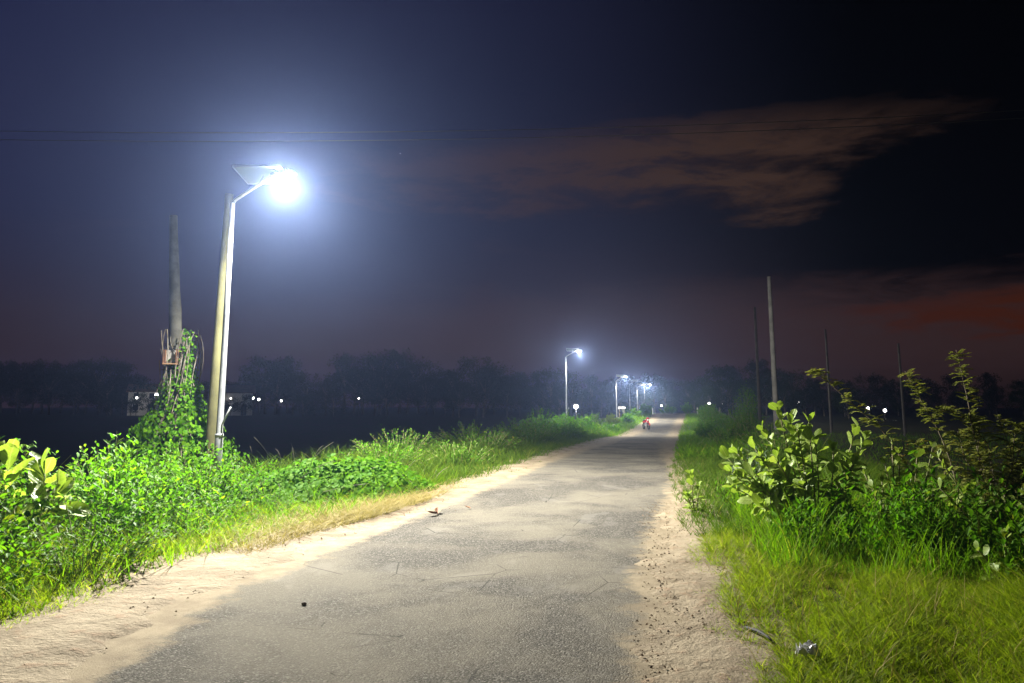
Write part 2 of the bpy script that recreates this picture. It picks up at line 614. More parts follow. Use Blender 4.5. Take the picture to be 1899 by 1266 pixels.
c = t.mix(t.smooth(big, 0.40, 0.62, 0, 0.65), c, (0.165, 0.148, 0.116))
strk = t.noise(t.vmul(p, (1.5, 0.5, 1.0)), 1.1, 6, 0.7, 0.15)
c = t.mix(t.smooth(strk, 0.46, 0.70, 0, 0.30), c, (0.150, 0.138, 0.115))
crk = t.n('ShaderNodeTexVoronoi', feature='DISTANCE_TO_EDGE')
t.put(crk.inputs['Vector'], t.vadd(p, t.vmul(t.n('ShaderNodeTexNoise').outputs[1], (.25, .25, 0))))
crk.inputs['Scale'].default_value = 1.15
ck = t.m('MULTIPLY', t.smooth(crk.outputs[0], 0.010, 0.002), t.smooth(mid, 0.50, 0.58))
c = t.mix(t.m('MULTIPLY', ck, 0.7), c, (0.022, 0.020, 0.017))
edge = t.attr('edge')                          # 0 at the middle of the asphalt, 1 at its border
dn = t.m('ADD', edge, t.m('MULTIPLY', t.m('SUBTRACT', t.noise(p, 3.1, 8, 0.72), 0.5), 1.7))
dust = t.smooth(dn, 0.42, 0.90, 0, 0.97)
c = t.mix(dust, c, t.mix(t.smooth(t.noise(p, 3.2, 5, 0.7), 0.35, 0.65), (0.175, 0.140, 0.095), (0.245, 0.202, 0.138)))
h1 = t.m('MULTIPLY', t.m('SUBTRACT', 1.0, v1.outputs['Distance']), t.m('SUBTRACT', 1.0, t.m('MULTIPLY', smoothpatch, 0.8)))
hh = t.m('ADD', t.m('MULTIPLY', h1, t.m('SUBTRACT', 1.0, t.m('MULTIPLY', dust, 0.7))), t.m('MULTIPLY', fine, 0.35))
t.out(t.bsdf(c, 0.95, 0.08, 0, t.bump(hh, 0.75, 0.012)))

# ------------------------------------------------------------------ ground, road, sand, water
def sheet(name, xs_fn, ys, zoff, mat, kind='structure', attr=None):
    """a strip of quads: xs_fn(y) gives the x positions of one row"""
    rows = [np.asarray(xs_fn(y), float) for y in ys]
    k = len(rows[0])
    X = np.array(rows)
    Y = np.repeat(np.array(ys)[:, None], k, 1)
    Z = gz(X, Y) + (zoff if np.isscalar(zoff) else zoff(X, Y))
    V = np.stack([X, Y, Z], -1).reshape(-1, 3).astype(np.float32)
    i, j = np.meshgrid(np.arange(len(ys) - 1), np.arange(k - 1), indexing='ij')
    a = (i * k + j).ravel()
    F = np.concatenate([np.stack([a, a + 1, a + k + 1], 1), np.stack([a, a + k + 1, a + k], 1)])
    g = Geo()
    g.add(V, F, 0.5)
    o = g.obj(name, mat, smooth=True)
    if attr:
        at_ = o.data.attributes.new(attr[0], 'FLOAT', 'POINT')
        at_.data.foreach_set('value', attr[1](X, Y).ravel().astype(np.float32))
    if kind:
        o['kind'] = kind
    return o


ys_near = list(np.arange(-45, 2, 2.0)) + list(np.arange(2, 22, 0.25)) + list(np.arange(22, 70, 0.75)) + list(np.arange(70, 335.1, 2.5))


def ground_row(y):
    l, r = Lx(y), Rx(y)
    left = [-265, -190, -130, -90, -60, -40, -30, -24, -20, -17, -15]
    uu = np.array([12.0, 10.8, 9.9, 9, 8.2, 7.4, 6.6, 5.8, 5, 4.4, 3.8, 3.2, 2.6, 2.0, 1.5, 1.0, .6, .2])
    a = l - uu
    left = [min(v, a[0] - 1 - 0.1 * i) for i, v in zip(range(len(left), 0, -1), left)]
    mid = np.linspace(l + 0.2, r - 0.2, 7)
    b = r + uu[::-1]
    right = [b[-1] + k for k in (2, 4, 7, 11, 16, 24, 36, 55, 85, 130, 190, 245)]
    return np.concatenate([left, a, mid, b, right])


def ground_off(X, Y):
    l, r = Lx(Y), Rx(Y)
    inside = np.minimum(X - l, r - X)
    return -0.02 * smst(inside, 0.0, 0.3)


sheet('ground', ground_row, ys_near, ground_off, M_GROUND)

wnoise = lambda y, s: 0.10 * np.sin(y * 2.1 + s) + 0.07 * np.sin(y * 5.3 + 2 * s) + 0.05 * np.sin(y * 11.7 + s * 3) + 0.03 * np.sin(y * 23 + s)
AL = lambda y: np.interp(y, [-60, 4, 6, 8.4, 12.4, 16, 28, 400], [-3.15, -3.25, -3.6, -3.42, -3.18, -3.0, -2.9, -2.9]) if np.isscalar(y) else np.array([AL(float(k)) for k in y])
ys_road = list(np.arange(-30, 2, 1.0)) + list(np.arange(2, 26, 0.08)) + list(np.arange(26, 80, 0.4)) + list(np.arange(80, 190, 1.0))


def asph_l(y):
    return np.where(y < 22, np.interp(y, [-60, 4, 6, 8.4, 12.4, 16, 22], [-3.15, -3.25, -3.6, -3.42, -3.18, -2.95, -2.95]), Lx(y) + 0.15)


def asph_r(y):
    return np.where(y < 22, np.interp(y, [-60, 4.5, 6.9, 9.7, 14.7, 22], [.0, .0, -.02, .12, .50, .72]), Rx(y) - 0.1)


def road_edge(X, Y):
    l, r = asph_l(Y), asph_r(Y)
    m = (l + r) / 2
    hw = (r - l) / 2
    d = np.minimum(X - l, r - X)
    far = smst(Y, 14, 40)
    return np.clip(1 - d / (0.50 + 0.9 * far), 0, 1.2) + 0.28 * far


sheet('road', lambda y: np.linspace(Lx(y) - 0.25, Rx(y) + 0.25, 33), ys_road, 0.006, M_ROAD, attr=('edge', road_edge))


def shoulder(name, outer, inner):
    def row(y):
        o_, i_ = outer(y), inner(y)
        return o_ + (i_ - o_) * np.linspace(0, 1, 9)

    def zoff(X, Y):
        o_, i_ = outer(Y), inner(Y)
        t_ = np.clip((X - o_) / (i_ - o_ + 1e-6), 0, 1)
        return 0.0125 + 0.030 * np.sin(np.pi * np.clip(t_ * 0.9 + 0.05, 0, 1)) * (0.7 + 0.3 * np.sin(Y * 3.1)) - 0.012 * (t_ > 0.99) - 0.012 * (t_ < 0.01)
    return sheet(name, row, list(np.arange(1.5, 26, 0.06)) + list(np.arange(26, 70, 0.4)), zoff, M_SAND)


shoulder('sand_shoulder', lambda y: Lx(y) - 0.75 - 0.5 * np.exp(-((y - 8.3) / 1.2) ** 2) + wnoise(y, 4.0), lambda y: asph_l(y) - 0.08 + 0.9 * wnoise(y, 0.3))
shoulder('sand_shoulder', lambda y: Rx(y) + 0.45 + wnoise(y, 2.2), lambda y: asph_r(y) + 1.1 * wnoise(y, 1.1))

# ------------------------------------------------------------------ street lamps
def lamp_light(parent, loc, power, radius=0.12):
    ld = bpy.data.lights.new('lamp_light', 'POINT')
    ld.energy = power
    ld.color = LAMP_COLOR
    ld.shadow_soft_size = radius
    ld.use_nodes = True
    q = NT(ld.node_tree)
    nd = q.n('ShaderNodeSeparateXYZ')
    q.put(nd.inputs[0], q.n('ShaderNodeTexCoord').outputs['Normal'])
    # roadway optic: less straight down, most at 50 to 75 degrees, cut off upwards and behind the pole
    down = q.m('MULTIPLY', nd.outputs[2], -1.0)
    a_ = q.smooth(down, 1.0, 0.46, 0.24, 1.0)
    b_ = q.smooth(down, 0.12, -0.30, 1.0, 0.03)
    c_ = q.smooth(nd.outputs[0], -0.85, -0.12, 0.02, 1.0)
    d_ = q.smooth(down, 0.25, 0.80, 0.38, 1.0)
    em = q.n('ShaderNodeEmission')
    q.put(em.inputs[1], q.m('MULTIPLY', q.m('MULTIPLY', a_, b_), q.m('MULTIPLY', c_, d_)))
    q.out(em.outputs[0], typ='ShaderNodeOutputLight')
    o = bpy.data.objects.new('lamp_light', ld)
    COL.objects.link(o)
    o.parent = parent
    o.location = loc
    return o


def rot_x(a):
    c_, s_ = math.cos(a), math.sin(a)
    return np.array([[1, 0, 0], [0, c_, -s_], [0, s_, c_]])


def rot_y(a):
    c_, s_ = math.cos(a), math.sin(a)
    return np.array([[c_, 0, s_], [0, 1, 0], [-s_, 0, c_]])


def rot_z(a):
    c_, s_ = math.cos(a), math.sin(a)
    return np.array([[c_, -s_, 0], [s_, c_, 0], [0, 0, 1]])


LAMP_AT = (1.10, 0.02, 5.87)


def make_lamp(lit=True):
    root = thing('street_lamp', 'x', 'street lamp', group='solar street lamps along the left edge of the road')
    g = Geo()
    g.tube([(0, 0, -0.6), (0, 0, 0.9), (0, 0, 0.93), (0, 0, 3.2), (0, 0, 5.5)], [0.075, 0.075, 0.062, 0.055, 0.046], 14)
    g.obj('pole', M_GALV, root, True)
    g = Geo()
    g.box((0, 0, 0.02), (0.32, 0.32, 0.025), bev=0.006)
    for sx in (-1, 1):
        for sy in (-1, 1):
            g.tube([(sx * .12, sy * .12, 0.03), (sx * .12, sy * .12, 0.08)], 0.014, 6)
    g.obj('base_plate', M_GALV, root)
    g = Geo()
    g.tube([(0, 0, .90), (0, 0, .96)], 0.080, 14)
    g.obj('collar', M_GALV, root, True)
    g = Geo()
    g.tube([(-.02, 0, 5.46), (0.06, 0, 5.56), (0.5, 0.02, 5.83), (0.86, 0.03, 6.00)], [.042, .036, .032, .030], 10)
    g.obj('arm', M_GALV, root, True)
    g = Geo()
    g.tube([(0.03, -0.02, 1.08), (0.13, -0.02, 1.28), (0.22, -0.02, 1.46)], [.018, .018, .018], 8)
    g.obj('anchor_stub', M_GALV, root, True)
    head = Geo()
    Mh = rot_y(-0.12)
    head.box((1.05, 0.04, 6.035), (0.50, 0.22, 0.075), Mh, 0.02)
    for k in range(6):
        head.box((0.88 + 0.06 * k, 0.04, 6.085 + 0.007 * k), (0.012, 0.18, 0.03), Mh)
    h = head.obj('lamp_head', M_CAST, root)
    ln = Geo()
    ln.ball((1.07, 0.04, 5.98), (0.18, 0.095, 0.07), 14, 8)
    ln.obj('lens', M_LENS if lit else M_OFFLENS, h, True)
    Mp = rot_y(0.05) @ rot_x(math.radians(-16))
    pc = np.array((0.56, 0.14, 6.09))
    g = Geo()
    g.box(pc, (1.0, 0.62, 0.022), Mp, 0.004)
    pan = g.obj('solar_panel', M_PVBACK, root)
    g = Geo()
    for i in range(6):
        for j in range(4):
            off = np.array(((i - 2.5) * 0.158, (j - 1.5) * 0.145, 0.0135))
            g.box(pc + Mp @ off, (0.150, 0.137, 0.004), Mp)
    c_ = g.obj('cells', M_PVCELL, pan)
    c_['kind'] = 'stuff'
    g = Geo()
    for sy in (-1, 1):
        g.box(pc + Mp @ np.array((0, sy * 0.318, 0)), (1.02, 0.016, 0.036), Mp)
    for sx in (-1, 1):
        g.box(pc + Mp @ np.array((sx * 0.508, 0, 0)), (0.016, 0.62, 0.036), Mp)
    g.obj('panel_frame', M_ALU, pan)
    g = Geo()
    g.tube([(0.56, 0.02, 5.85), pc - np.array((0, 0, .02))], 0.022, 8)
    g.obj('panel_bracket', M_GALV, root)
    return root


lamp0 = make_lamp()
lamp0.location = (-8.10, 13.12, 0.0)
lamp0['label'] = 'nearest street lamp, glaring white above the green bank beside the concrete pole'
lamp_spots = [  # x, y, z of foot
    (-6.62, 60.0, -0.35, 'second street lamp up the road, standing in bright bushes with the dark field behind'),
    (-3.70, 85.0, -1.62, 'third street lamp up the road, behind the parked red motorcycle'),
    (-2.85, 110.0, -1.45, None),
    (-2.05, 126.0, -1.62, 'tall street lamp just beyond the unlit one, its lamp touching the next arm'),
    (-0.95, 142.0, -1.20, 'farthest street lamp of the lit row, nearest to the end of the road'),
]
for x, y, z, lb in lamp_spots:
    if lb is None:
        o = make_lamp(False)
        o.location = (x, y, z)
        o['label'] = 'unlit street lamp with bare arm between the lit ones up the road'
    else:
        o = dup(lamp0, (x, y, z), 0.0, lb)
    if lb is not None:
        lamp_light(o, LAMP_AT, FAR_POWER)
lamp_light(lamp0, LAMP_AT, LAMP_POWER)


# ------------------------------------------------------------------ poles and wires
def utility_pole(name, label, loc, h, r0, r1, mat, group=None, arms=True, sides=12, lean=(0, 0)):
    root = thing(name, label, 'utility pole', loc, 0, group)
    g = Geo()
    n = 9
    tt = np.linspace(0, 1, n)
    pts = np.stack([lean[0] * tt, lean[1] * tt, -0.8 + (h + 0.8) * tt], 1)
    g.tube(pts, r0 + (r1 - r0) * tt, sides)
    g.obj('pole', mat, root, True)
    if arms:
        g = Geo()
        g.box((lean[0], lean[1] - r1 - 0.04, h - 0.35), (1.1, 0.07, 0.09), None, 0.01)
        a_ = g.obj('crossarm', M_RUST, root)
        for k in (-0.48, 0, 0.48):
            g = Geo()
            g.tube([(lean[0] + k, lean[1] - r1 - .04, h - 0.31), (lean[0] + k, lean[1] - r1 - .04, h - 0.22), (lean[0] + k, lean[1] - r1 - .04, h - 0.15)], [.03, .045, .025], 8)
            g.obj('insulator', M_WHITE, a_, True)
    return root


utility_pole('concrete_pole', 'yellowish concrete utility pole just behind the nearest street lamp', (-9.02, 14.3, -0.15), 6.2, 0.140, 0.085, M_CONC, None, False, lean=(0.10, 0))
GP = 'bare utility poles on the right of the road'
utility_pole('concrete_pole', 'tall pale concrete pole rising behind the big-leaved plant, right of the road', (5.05, 32, -0.4), 7.15, 0.125, 0.075, M_POLE2, GP, False)
utility_pole('concrete_pole', 'thin dark pole between the road and the pale concrete pole', (6.35, 46, -0.8), 8.0, 0.10, 0.07, M_DARKPOLE, GP, False)
utility_pole('concrete_pole', 'thin dark pole in the field above the tip of the longest thorny branch', (13.4, 60, -0.85), 7.9, 0.11, 0.07, M_DARKPOLE, GP, False)
utility_pole('concrete_pole', 'thin dark pole standing behind the feathery thorn bush', (17.9, 58, -0.85), 6.6, 0.11, 0.07, M_DARKPOLE, GP, False)
utility_pole('concrete_pole', 'x', (15.5, 18.6, -0.6), 9.2, 0.16, 0.10, M_CONC2, GP)['label'] = 'concrete pole beyond the thorn bush carrying the power cables'
for k, (dz_, lb) in enumerate(((0.0, 'upper black power cable across the sky over the road'), (-0.32, 'lower black power cable across the sky over the road'))):
    A = np.array((-26.0, 11.0 - k * 0.05, 7.9 + dz_ * 0.7))
    B = np.array((15.5, 18.4 - k * 0.05, 8.35 + dz_ * 0.6))
    tt = np.linspace(0, 1, 25)
    P = A + (B - A) * tt[:, None]
    P[:, 2] -= 0.75 * 4 * tt * (1 - tt)
    g = Geo()
    g.tube(P, 0.008, 5)
    tag(g.obj('power_cable', M_WIRE), lb, 'cable', 'power cables over the road')


# ------------------------------------------------------------------ vegetation builders
def curve_pts(a, b, sag, n=6):
    t_ = np.linspace(0, 1, n)[:, None]
    m_ = (a + b) / 2 + sag
    return (1 - t_) ** 2 * a + 2 * t_ * (1 - t_) * m_ + t_ ** 2 * b


def branches(rx, ry, h, n, z0=0.0, spread=0.25):
    out = []
    for _ in range(n):
        a = rng.uniform(0, 2 * np.pi)
        k = math.sqrt(rng.random())
        zt = h * (0.35 + 0.65 * rng.random()) * (1 - 0.45 * k * k)
        tip = np.array([math.cos(a) * rx * k, math.sin(a) * ry * k, z0 + zt])
        base_ = np.array([math.cos(a) * rx * k * spread * 1.4, math.sin(a) * ry * k * spread * 1.4, z0 - 0.08])
        out.append(curve_pts(base_, tip, np.array([0, 0, zt * 0.18]) + rng.normal(0, .04, 3) * h, 6))
    return out


def leaves_on(brs, per, size, out=0.7, up=0.5, start=0.2, jit=0.02):
    P, D, S = [], [], []
    for b in brs:
        seg = len(b) - 1
        for k in range(per):
            t_ = start + (1 - start) * (k + rng.random()) / per
            f = t_ * seg
            i = min(int(f), seg - 1)
            p_ = b[i] + (b[i + 1] - b[i]) * (f - i)
            ax = b[i + 1] - b[i]
            ax = ax / (np.linalg.norm(ax) + 1e-9)
            a = rng.uniform(0, 2 * np.pi)
            side = np.array([math.cos(a), math.sin(a), rng.uniform(-.2, .5)])
            P.append(p_ + rng.normal(0, jit, 3))
            D.append(side * out + ax * 0.55 + np.array([0, 0, (up - 0.4) * 0.6]))
            S.append(size * rng.uniform(0.6, 1.25))
    return np.array(P), np.array(D), np.array(S)


TL = T_leaf(0.46, 0.10, 0.16, 0.6)
TLN = T_leaf(0.30, 0.08, 0.22, 0.4)
TD = T_diamond(0.5, 0.1)
TDN = T_diamond(0.28, 0.06)
_leafmesh = {}


def leaf_mesh(key, T, mat):
    if key not in _leafmesh:
        g = Geo()
        g.add(T[0], T[1], 0.0)
        _leafmesh[key] = g.mesh('leaf', mat, True)
    return _leafmesh[key]


def put_leaf(me, parent, P, D, S, up=None, name='leaf'):
    up = np.array([rng.normal(0, .3), rng.normal(0, .3), 1.0]) if up is None else up
    M3 = frames(np.asarray(D)[None], np.asarray(up)[None])[0]
    o = bpy.data.objects.new(name, me)
    COL.objects.link(o)
    o.parent = parent
    M4 = Matrix.Identity(4)
    for i in range(3):
        for j in range(3):
            M4[i][j] = M3[i, j] * S
        M4[i][3] = P[i]
    o.matrix_local = M4
    return o


def bush(name, label, cat, loc, rx, ry, h, nb, per, size, mat, T=TL, group=None, parts=0, key=None, stem_mat=None, stem_r=0.006, out=0.7, up=0.5, start=0.2, tips=True):
    root = thing(name, label, cat, loc, 0, group)
    brs = branches(rx, ry, h, nb)
    # follow the slope of the ground
    for b in brs:
        w_ = np.linspace(1, 0.6, len(b))
        b[:, 2] += (gz(loc[0] + b[:, 0], loc[1] + b[:, 1]) - gz(loc[0], loc[1])) * w_
    g = Geo()
    for b in brs:
        g.tube(b, np.linspace(stem_r, stem_r * 0.4, len(b)), 3, cap=False)
    st = g.obj('stems', stem_mat or M_STEM, root)
    st['kind'] = 'stuff'
    P, D, S = leaves_on(brs, per, size, out, up, start, 0.03 * h)
    if parts:
        # the leaves that show largest: outermost and nearest to the road, each its own object
        view = nrm(np.array([-loc[0] * 0.9, -loc[1], 1.0])[None])[0]
        score = (P @ view) + rng.normal(0, .05, len(P))
        idx = np.argsort(-score)
        big, rest = idx[:parts], idx[parts:]
        me = leaf_mesh(key, T, mat)
        for i in big:
            put_leaf(me, root, P[i], D[i], S[i] * 1.15)
    else:
        rest = np.arange(len(P))
    g = Geo()
    upv = np.stack([rng.normal(0, .35, len(rest)), rng.normal(0, .35, len(rest)), np.ones(len(rest))], 1)
    g.inst(T, frames(D[rest], upv), P[rest], S[rest])
    f = g.obj('foliage', mat, root)
    f['kind'] = 'stuff'
    return root


def blades(g, P, h, wdt, bend, lean=0.25):
    N = len(P)
    a = rng.uniform(0, 2 * np.pi, N)
    d = np.stack([np.cos(a), np.sin(a), np.zeros(N)], 1)
    b = rng.uniform(0, 2 * np.pi, N)
    wv = np.stack([np.cos(b), np.sin(b), np.zeros(N)], 1)
    ts = np.array([0, .38, .72, 1.0])
    L = []
    for t_ in ts:
        L.append(P + np.stack([np.zeros(N), np.zeros(N), h * (t_ - 0.35 * bend * t_ * t_)], 1) + d * (h * (lean * t_ + bend * t_ * t_))[:, None])
    V = np.empty((N, 7, 3))
    for i in range(3):
        ww = (wdt * (1 - ts[i] * 0.75) / 2)[:, None] * wv
        V[:, 2 * i] = L[i] - ww
        V[:, 2 * i + 1] = L[i] + ww
    V[:, 6] = L[3]
    F = np.array([(0, 1, 3), (0, 3, 2), (2, 3, 5), (2, 5, 4), (4, 5, 6)])
    FF = F[None] + (np.arange(N) * 7)[:, None, None]
    g.add(V.reshape(-1, 3), FF.reshape(-1, 3), np.repeat(rng.random(N), 7))


def lumps(x, y, s, seed=0.0):
    return 0.5 + 0.25 * (np.sin(x * s + seed) * np.sin(y * s * 1.13 + 1.7 * seed) + np.sin(x * s * 2.3 - y * s * 1.1 + seed * 3)) + 0.12 * np.sin(x * s * 4.7 + y * s * 5.1)


def grass_patch(name, mat, n, y0, y1, u0, u1, side, hfun, wdt, bend=0.5, edge=0.25, ypow=1.0, seed=1.0, clump=0.5, lean=0.25):
    y = y0 + (y1 - y0) * rng.random(n) ** ypow
    u = u0 + (u1 - u0) * rng.random(n)
    u = u + edge * wnoise(y, seed) * 1.5 * (u < u0 + 0.8)
    x = Lx(y) - u if side < 0 else Rx(y) + u
    # tufts: pull part of the blades to clump centres
    cx_, cy_ = np.round(x / 0.19) * 0.19 + 0.05 * np.sin(y * 40), np.round(y / 0.19) * 0.19 + 0.05 * np.sin(x * 37)
    k = clump * rng.random(n)
    x, y = x + (cx_ - x) * k, y + (cy_ - y) * k
    h = hfun(u, x, y) * rng.uniform(0.5, 1.25, n)
    keep = h > 0.02
    x, y, h = x[keep], y[keep], h[keep]
    g = Geo()
    P = np.stack([x, y, gz(x, y) - 0.01], 1)
    blades(g, P, h, wdt * (0.6 + 0.8 * rng.random(len(h))), bend * rng.uniform(0.4, 1.4, len(h)), lean)
    o = g.obj(name, mat)
    o['kind'] = 'stuff'
    return o


# ------------------------------------------------------------------ verge grass
def h_right(u, x, y):
    return (0.03 + 0.11 * smst(u, -0.35, 0.35) + 0.12 * smst(u, 1.2, 2.6)) * (0.45 + 1.1 * lumps(x, y, 2.6, 1.0))


def h_left(u, x, y):
    return (1 - .65 * smst(y, 9.5, 10.8) * (1 - smst(y, 13.2, 14.6))) * (0.04 + 0.20 * smst(u, 0.05, 0.7) + 0.16 * smst(u, 0.8, 1.8)) * (0.6 + 0.8 * lumps(x, y, 1.7, 3.0))


tag(grass_patch('verge_grass', M_GRASS, 120000, 3.4, 9.5, -0.12, 3.6, 1, h_right, 0.0062, 0.75, 0.5, 1.25, 1.1, .85), 'short green grass on the right verge of the road', 'grass')
tag(grass_patch('verge_grass', M_GRASS_DIM, 46000, 9.0, 24, -0.15, 6.5, 1, lambda u, x, y: 1.7 * h_right(u, x, y), 0.011, 0.55, 0.5, 1.3, 1.4), 'rough grass farther along the right verge', 'grass')
tag(grass_patch('verge_grass', M_GRASS_B, 30000, 22, 105, -0.05, 5, 1, lambda u, x, y: 2.2 * h_right(u, x, y), 0.03, 0.5, 0.5, 1.6, 1.7), 'distant grass along the right verge up the road', 'grass')
tag(grass_patch('verge_grass', M_GRASS, 62000, 3.8, 15, 0.0, 4.2, -1, lambda u, x, y: .62 * h_left(u, x, y), 0.007, 0.6, 0.5, 1.2, 4.0), 'grass on the left bank above the sandy shoulder', 'grass')
tag(grass_patch('verge_grass', M_GRASS_DIM, 32000, 14, 50, -0.05, 5, -1, lambda u, x, y: 1.1 * h_left(u, x, y), 0.017, 0.55, 0.5, 1.4, 4.4), 'grass along the left verge beyond the creeper mound', 'grass')
tag(grass_patch('verge_grass', M_GRASS_B, 22000, 48, 125, -0.05, 4.5, -1, lambda u, x, y: 1.5 * h_left(u, x, y), 0.04, 0.5, 0.5, 1.2, 4.8), 'distant grass along the left verge under the far lamps', 'grass')
n = 7000
yy = rng.uniform(7.2, 11.5, n)
uu = rng.uniform(.55, 3.6, n)
xx = Rx(yy) + uu
hh_ = rng.uniform(.18, .62, n) * (0.35 + 0.9 * lumps(xx, yy, 2.3, .7))
g = Geo()
blades(g, np.stack([xx, yy, gz(xx, yy)], 1), hh_, rng.uniform(.007, .015, n), rng.uniform(.1, .6, n), .15)
tag(g.obj('tall_grass', M_GRASS_B), 'tall yellow-green grass stalks among the weeds at the right', 'grass', kind='stuff')
n = 5000
yy = rng.uniform(4.5, 15, n)
uu = rng.uniform(.4, 3.6, n)
xx = Lx(yy) - uu
g = Geo()
blades(g, np.stack([xx, yy, gz(xx, yy)], 1), rng.uniform(.2, .6, n) * (0.3 + .8 * lumps(xx, yy, 2.1, .3)), rng.uniform(.007, .014, n), rng.uniform(.2, .9, n), .3)
tag(g.obj('tall_grass', M_GRASS_B), 'tall grass stalks among the bushes on the left bank', 'grass', kind='stuff')
n = 900
yy = rng.uniform(3.8, 9.0, n)
xx = Rx(yy) + rng.uniform(0, 3.2, n)
g = Geo()
blades(g, np.stack([xx, yy, gz(xx, yy)], 1), rng.uniform(.12, .34, n), rng.uniform(.004, .008, n), rng.uniform(.1, .7, n), .3)
tag(g.obj('dry_stalks', M_DRY), 'pale dry stalks standing in the short grass of the right verge', 'grass', kind='stuff')
g = Geo()
for _ in range(46):
    y_ = rng.uniform(5, 12)
    x_ = float(Lx(y_)) - rng.uniform(1.2, 4.0)
    z_ = float(gz(x_, y_)) + rng.uniform(.1, .5)
    p0 = np.array((x_, y_, z_))
    g.tube(curve_pts(p0, p0 + np.array((rng.normal(0, .30), rng.normal(0, .2), rng.uniform(.2, .65))), np.array((rng.normal(0, .1), 0, rng.uniform(.02, .18))), 7), rng.uniform(.002, .0045), 4, cap=False)
tag(g.obj('dry_stems', M_DEADVINE), 'thin dry brown stems arching out of the bushes on the left bank', 'stems', kind='stuff')
# dry straw in front of the creeper mound
ny = 11000
yy = rng.normal(10.0, 1.5, ny)
uu = np.abs(rng.normal(0.25, 0.48, ny))
xx = Lx(yy) - uu
k = (yy > 7.2) & (yy < 14)
g = Geo()
blades(g, np.stack([xx, yy, gz(xx, yy)], 1)[k], rng.uniform(.05, .24, k.sum()), rng.uniform(.005, .010, k.sum()), rng.uniform(.5, 1.4, k.sum()), 0.6)
tag(g.obj('dry_grass', M_DRY), 'dry straw coloured grass in front of the creeper mound', 'grass', kind='stuff')
# field grass on the lower ground to the right
n = 14000
xx = rng.uniform(6, 30, n)
yy = rng.uniform(9, 60, n)
g = Geo()
blades(g, np.stack([xx, yy, gz(xx, yy)], 1), rng.uniform(.1, .4, n), rng.uniform(.015, .03, n), rng.uniform(.2, .8, n))
tag(g.obj('field_grass', M_GRASS_B), 'dark field grass on the low ground right of the road', 'grass', kind='stuff')

# ------------------------------------------------------------------ left bank: bushes
GL = 'leafy bushes on the left bank'
left_bushes = [
    # x, y, rx, ry, h, branches, leaves per branch, leaf size, material, template, parts, label
    (-5.35, 4.9, .75, .8, .75, 60, 20, .055, M_WEED, TL, 30, 'dark leafy bush in the near left corner above the sand'),
    (-5.25, 6.4, .80, .9, .50, 60, 20, .055, M_WEED_SHADE, TLN, 30, 'low dark narrow-leaved bush on the left bank next to the corner bush'),
    (-6.35, 6.2, .80, .9, .70, 70, 22, .060, M_WEED_SHADE, TL, 30, 'dark green bush below the big pale rosette leaves, left bank'),
    (-6.15, 8.0, .85, .9, .68, 80, 22, .060, M_WEED, TL, 40, 'yellow-green bush in the middle of the near left bank'),
    (-5.35, 8.2, .70, .8, .40, 60, 20, .050, M_WEED, TLN, 25, 'low bush at the sand edge in front of the yellow-green one'),
    (-7.05, 9.0, .85, .9, .72, 80, 22, .062, M_WEED, TL, 40, 'bright bush left of the vine covered trunk, high on the bank'),
    (-6.30, 10.0, .85, .9, .60, 80, 22, .055, M_WEED, TL, 40, 'bright yellow-green bush in front of the nearest lamp pole'),
    (-5.30, 9.6, .55, .6, .34, 50, 20, .045, M_WEED, TLN, 20, 'straggly low bush right of the lamp pole by the dry grass'),
    (-7.55, 11.3, .9, .9, .62, 80, 22, .055, M_WEED, TL, 30, 'bush round the foot of the nearest street lamp'),
    (-8.3, 10.6, .8, .8, .66, 70, 22, .055, M_CREEP, TL, 20, 'bush between the vine covered trunk and the big pale rosette'),
    (-6.75, 12.2, .7, .7, .42, 60, 22, .05, M_WEED, TL, 20, 'small bush just right of the nearest lamp pole foot'),
    (-8.15, 8.2, .8, .8, .85, 60, 22, .06, M_WEED_SHADE, TL, 20, 'dark bush at the far edge of the left bank behind the rosettes'),
    (-7.6, 7.0, .7, .7, .65, 60, 22, .06, M_WEED_SHADE, TL, 20, 'dark bush under the tall rosette plant at the left'),
]
for i, (x, y, rx, ry, h, nb, per, sz, mt, T, parts, lb) in enumerate(left_bushes):
    bush('leafy_bush', lb, 'bush', (x, y, float(gz(x, y))), rx * 1.05, ry * 1.05, h * 1.5, int(nb * 1.25), per, sz * 1.25, mt, T, GL, parts, 'lb%s%s' % (mt.name, 'n' if T is TLN else 'w'))

# creeper mound
root = thing('creeper_mound', 'bright green heap of creeper leaves right of the nearest lamp, above dry grass', 'creeper', (-5.35, 12.4, float(gz(-5.35, 12.4))))
N = 5200
a = rng.uniform(0, 2 * np.pi, N)
rr = np.sqrt(rng.random(N)) * 1.0
ex, ey = rr * np.cos(a), rr * np.sin(a)
hz_ = 0.56 * (1 - rr ** 2.2) * (0.72 + 0.55 * lumps(ex * 1.7, ey * 2.2, 2.6, 2.0))
qx, qy = ex * 1.55 + 0.45 * ey, ey * 2.0
P = np.stack([qx, qy, gz(-5.35 + qx, 12.4 + qy) - gz(-5.35, 12.4) + hz_ * (0.75 + 0.3 * rng.random(N))], 1)
nv = np.stack([ex * .8 + rng.normal(0, .35, N), ey * .8 - 0.35 + rng.normal(0, .35, N), np.full(N, .9)], 1)
dd = np.cross(nv, rng.normal(0, 1, (N, 3)))
dd[:, 2] -= 0.15
S = rng.uniform(.05, .105, N)
TC = T_leaf(0.85, 0.12, 0.15, 0.4)
order = np.argsort(P[:, 1] - 1.2 * P[:, 2])
me = leaf_mesh('creep', TC, M_CREEP)
for i in order[:220]:
    put_leaf(me, root, P[i], dd[i], S[i] * 1.1, nv[i])
g = Geo()
rest = order[220:]
g.inst(TC, frames(dd[rest], nv[rest]), P[rest], S[rest])
g.obj('foliage', M_CREEP, root)['kind'] = 'stuff'
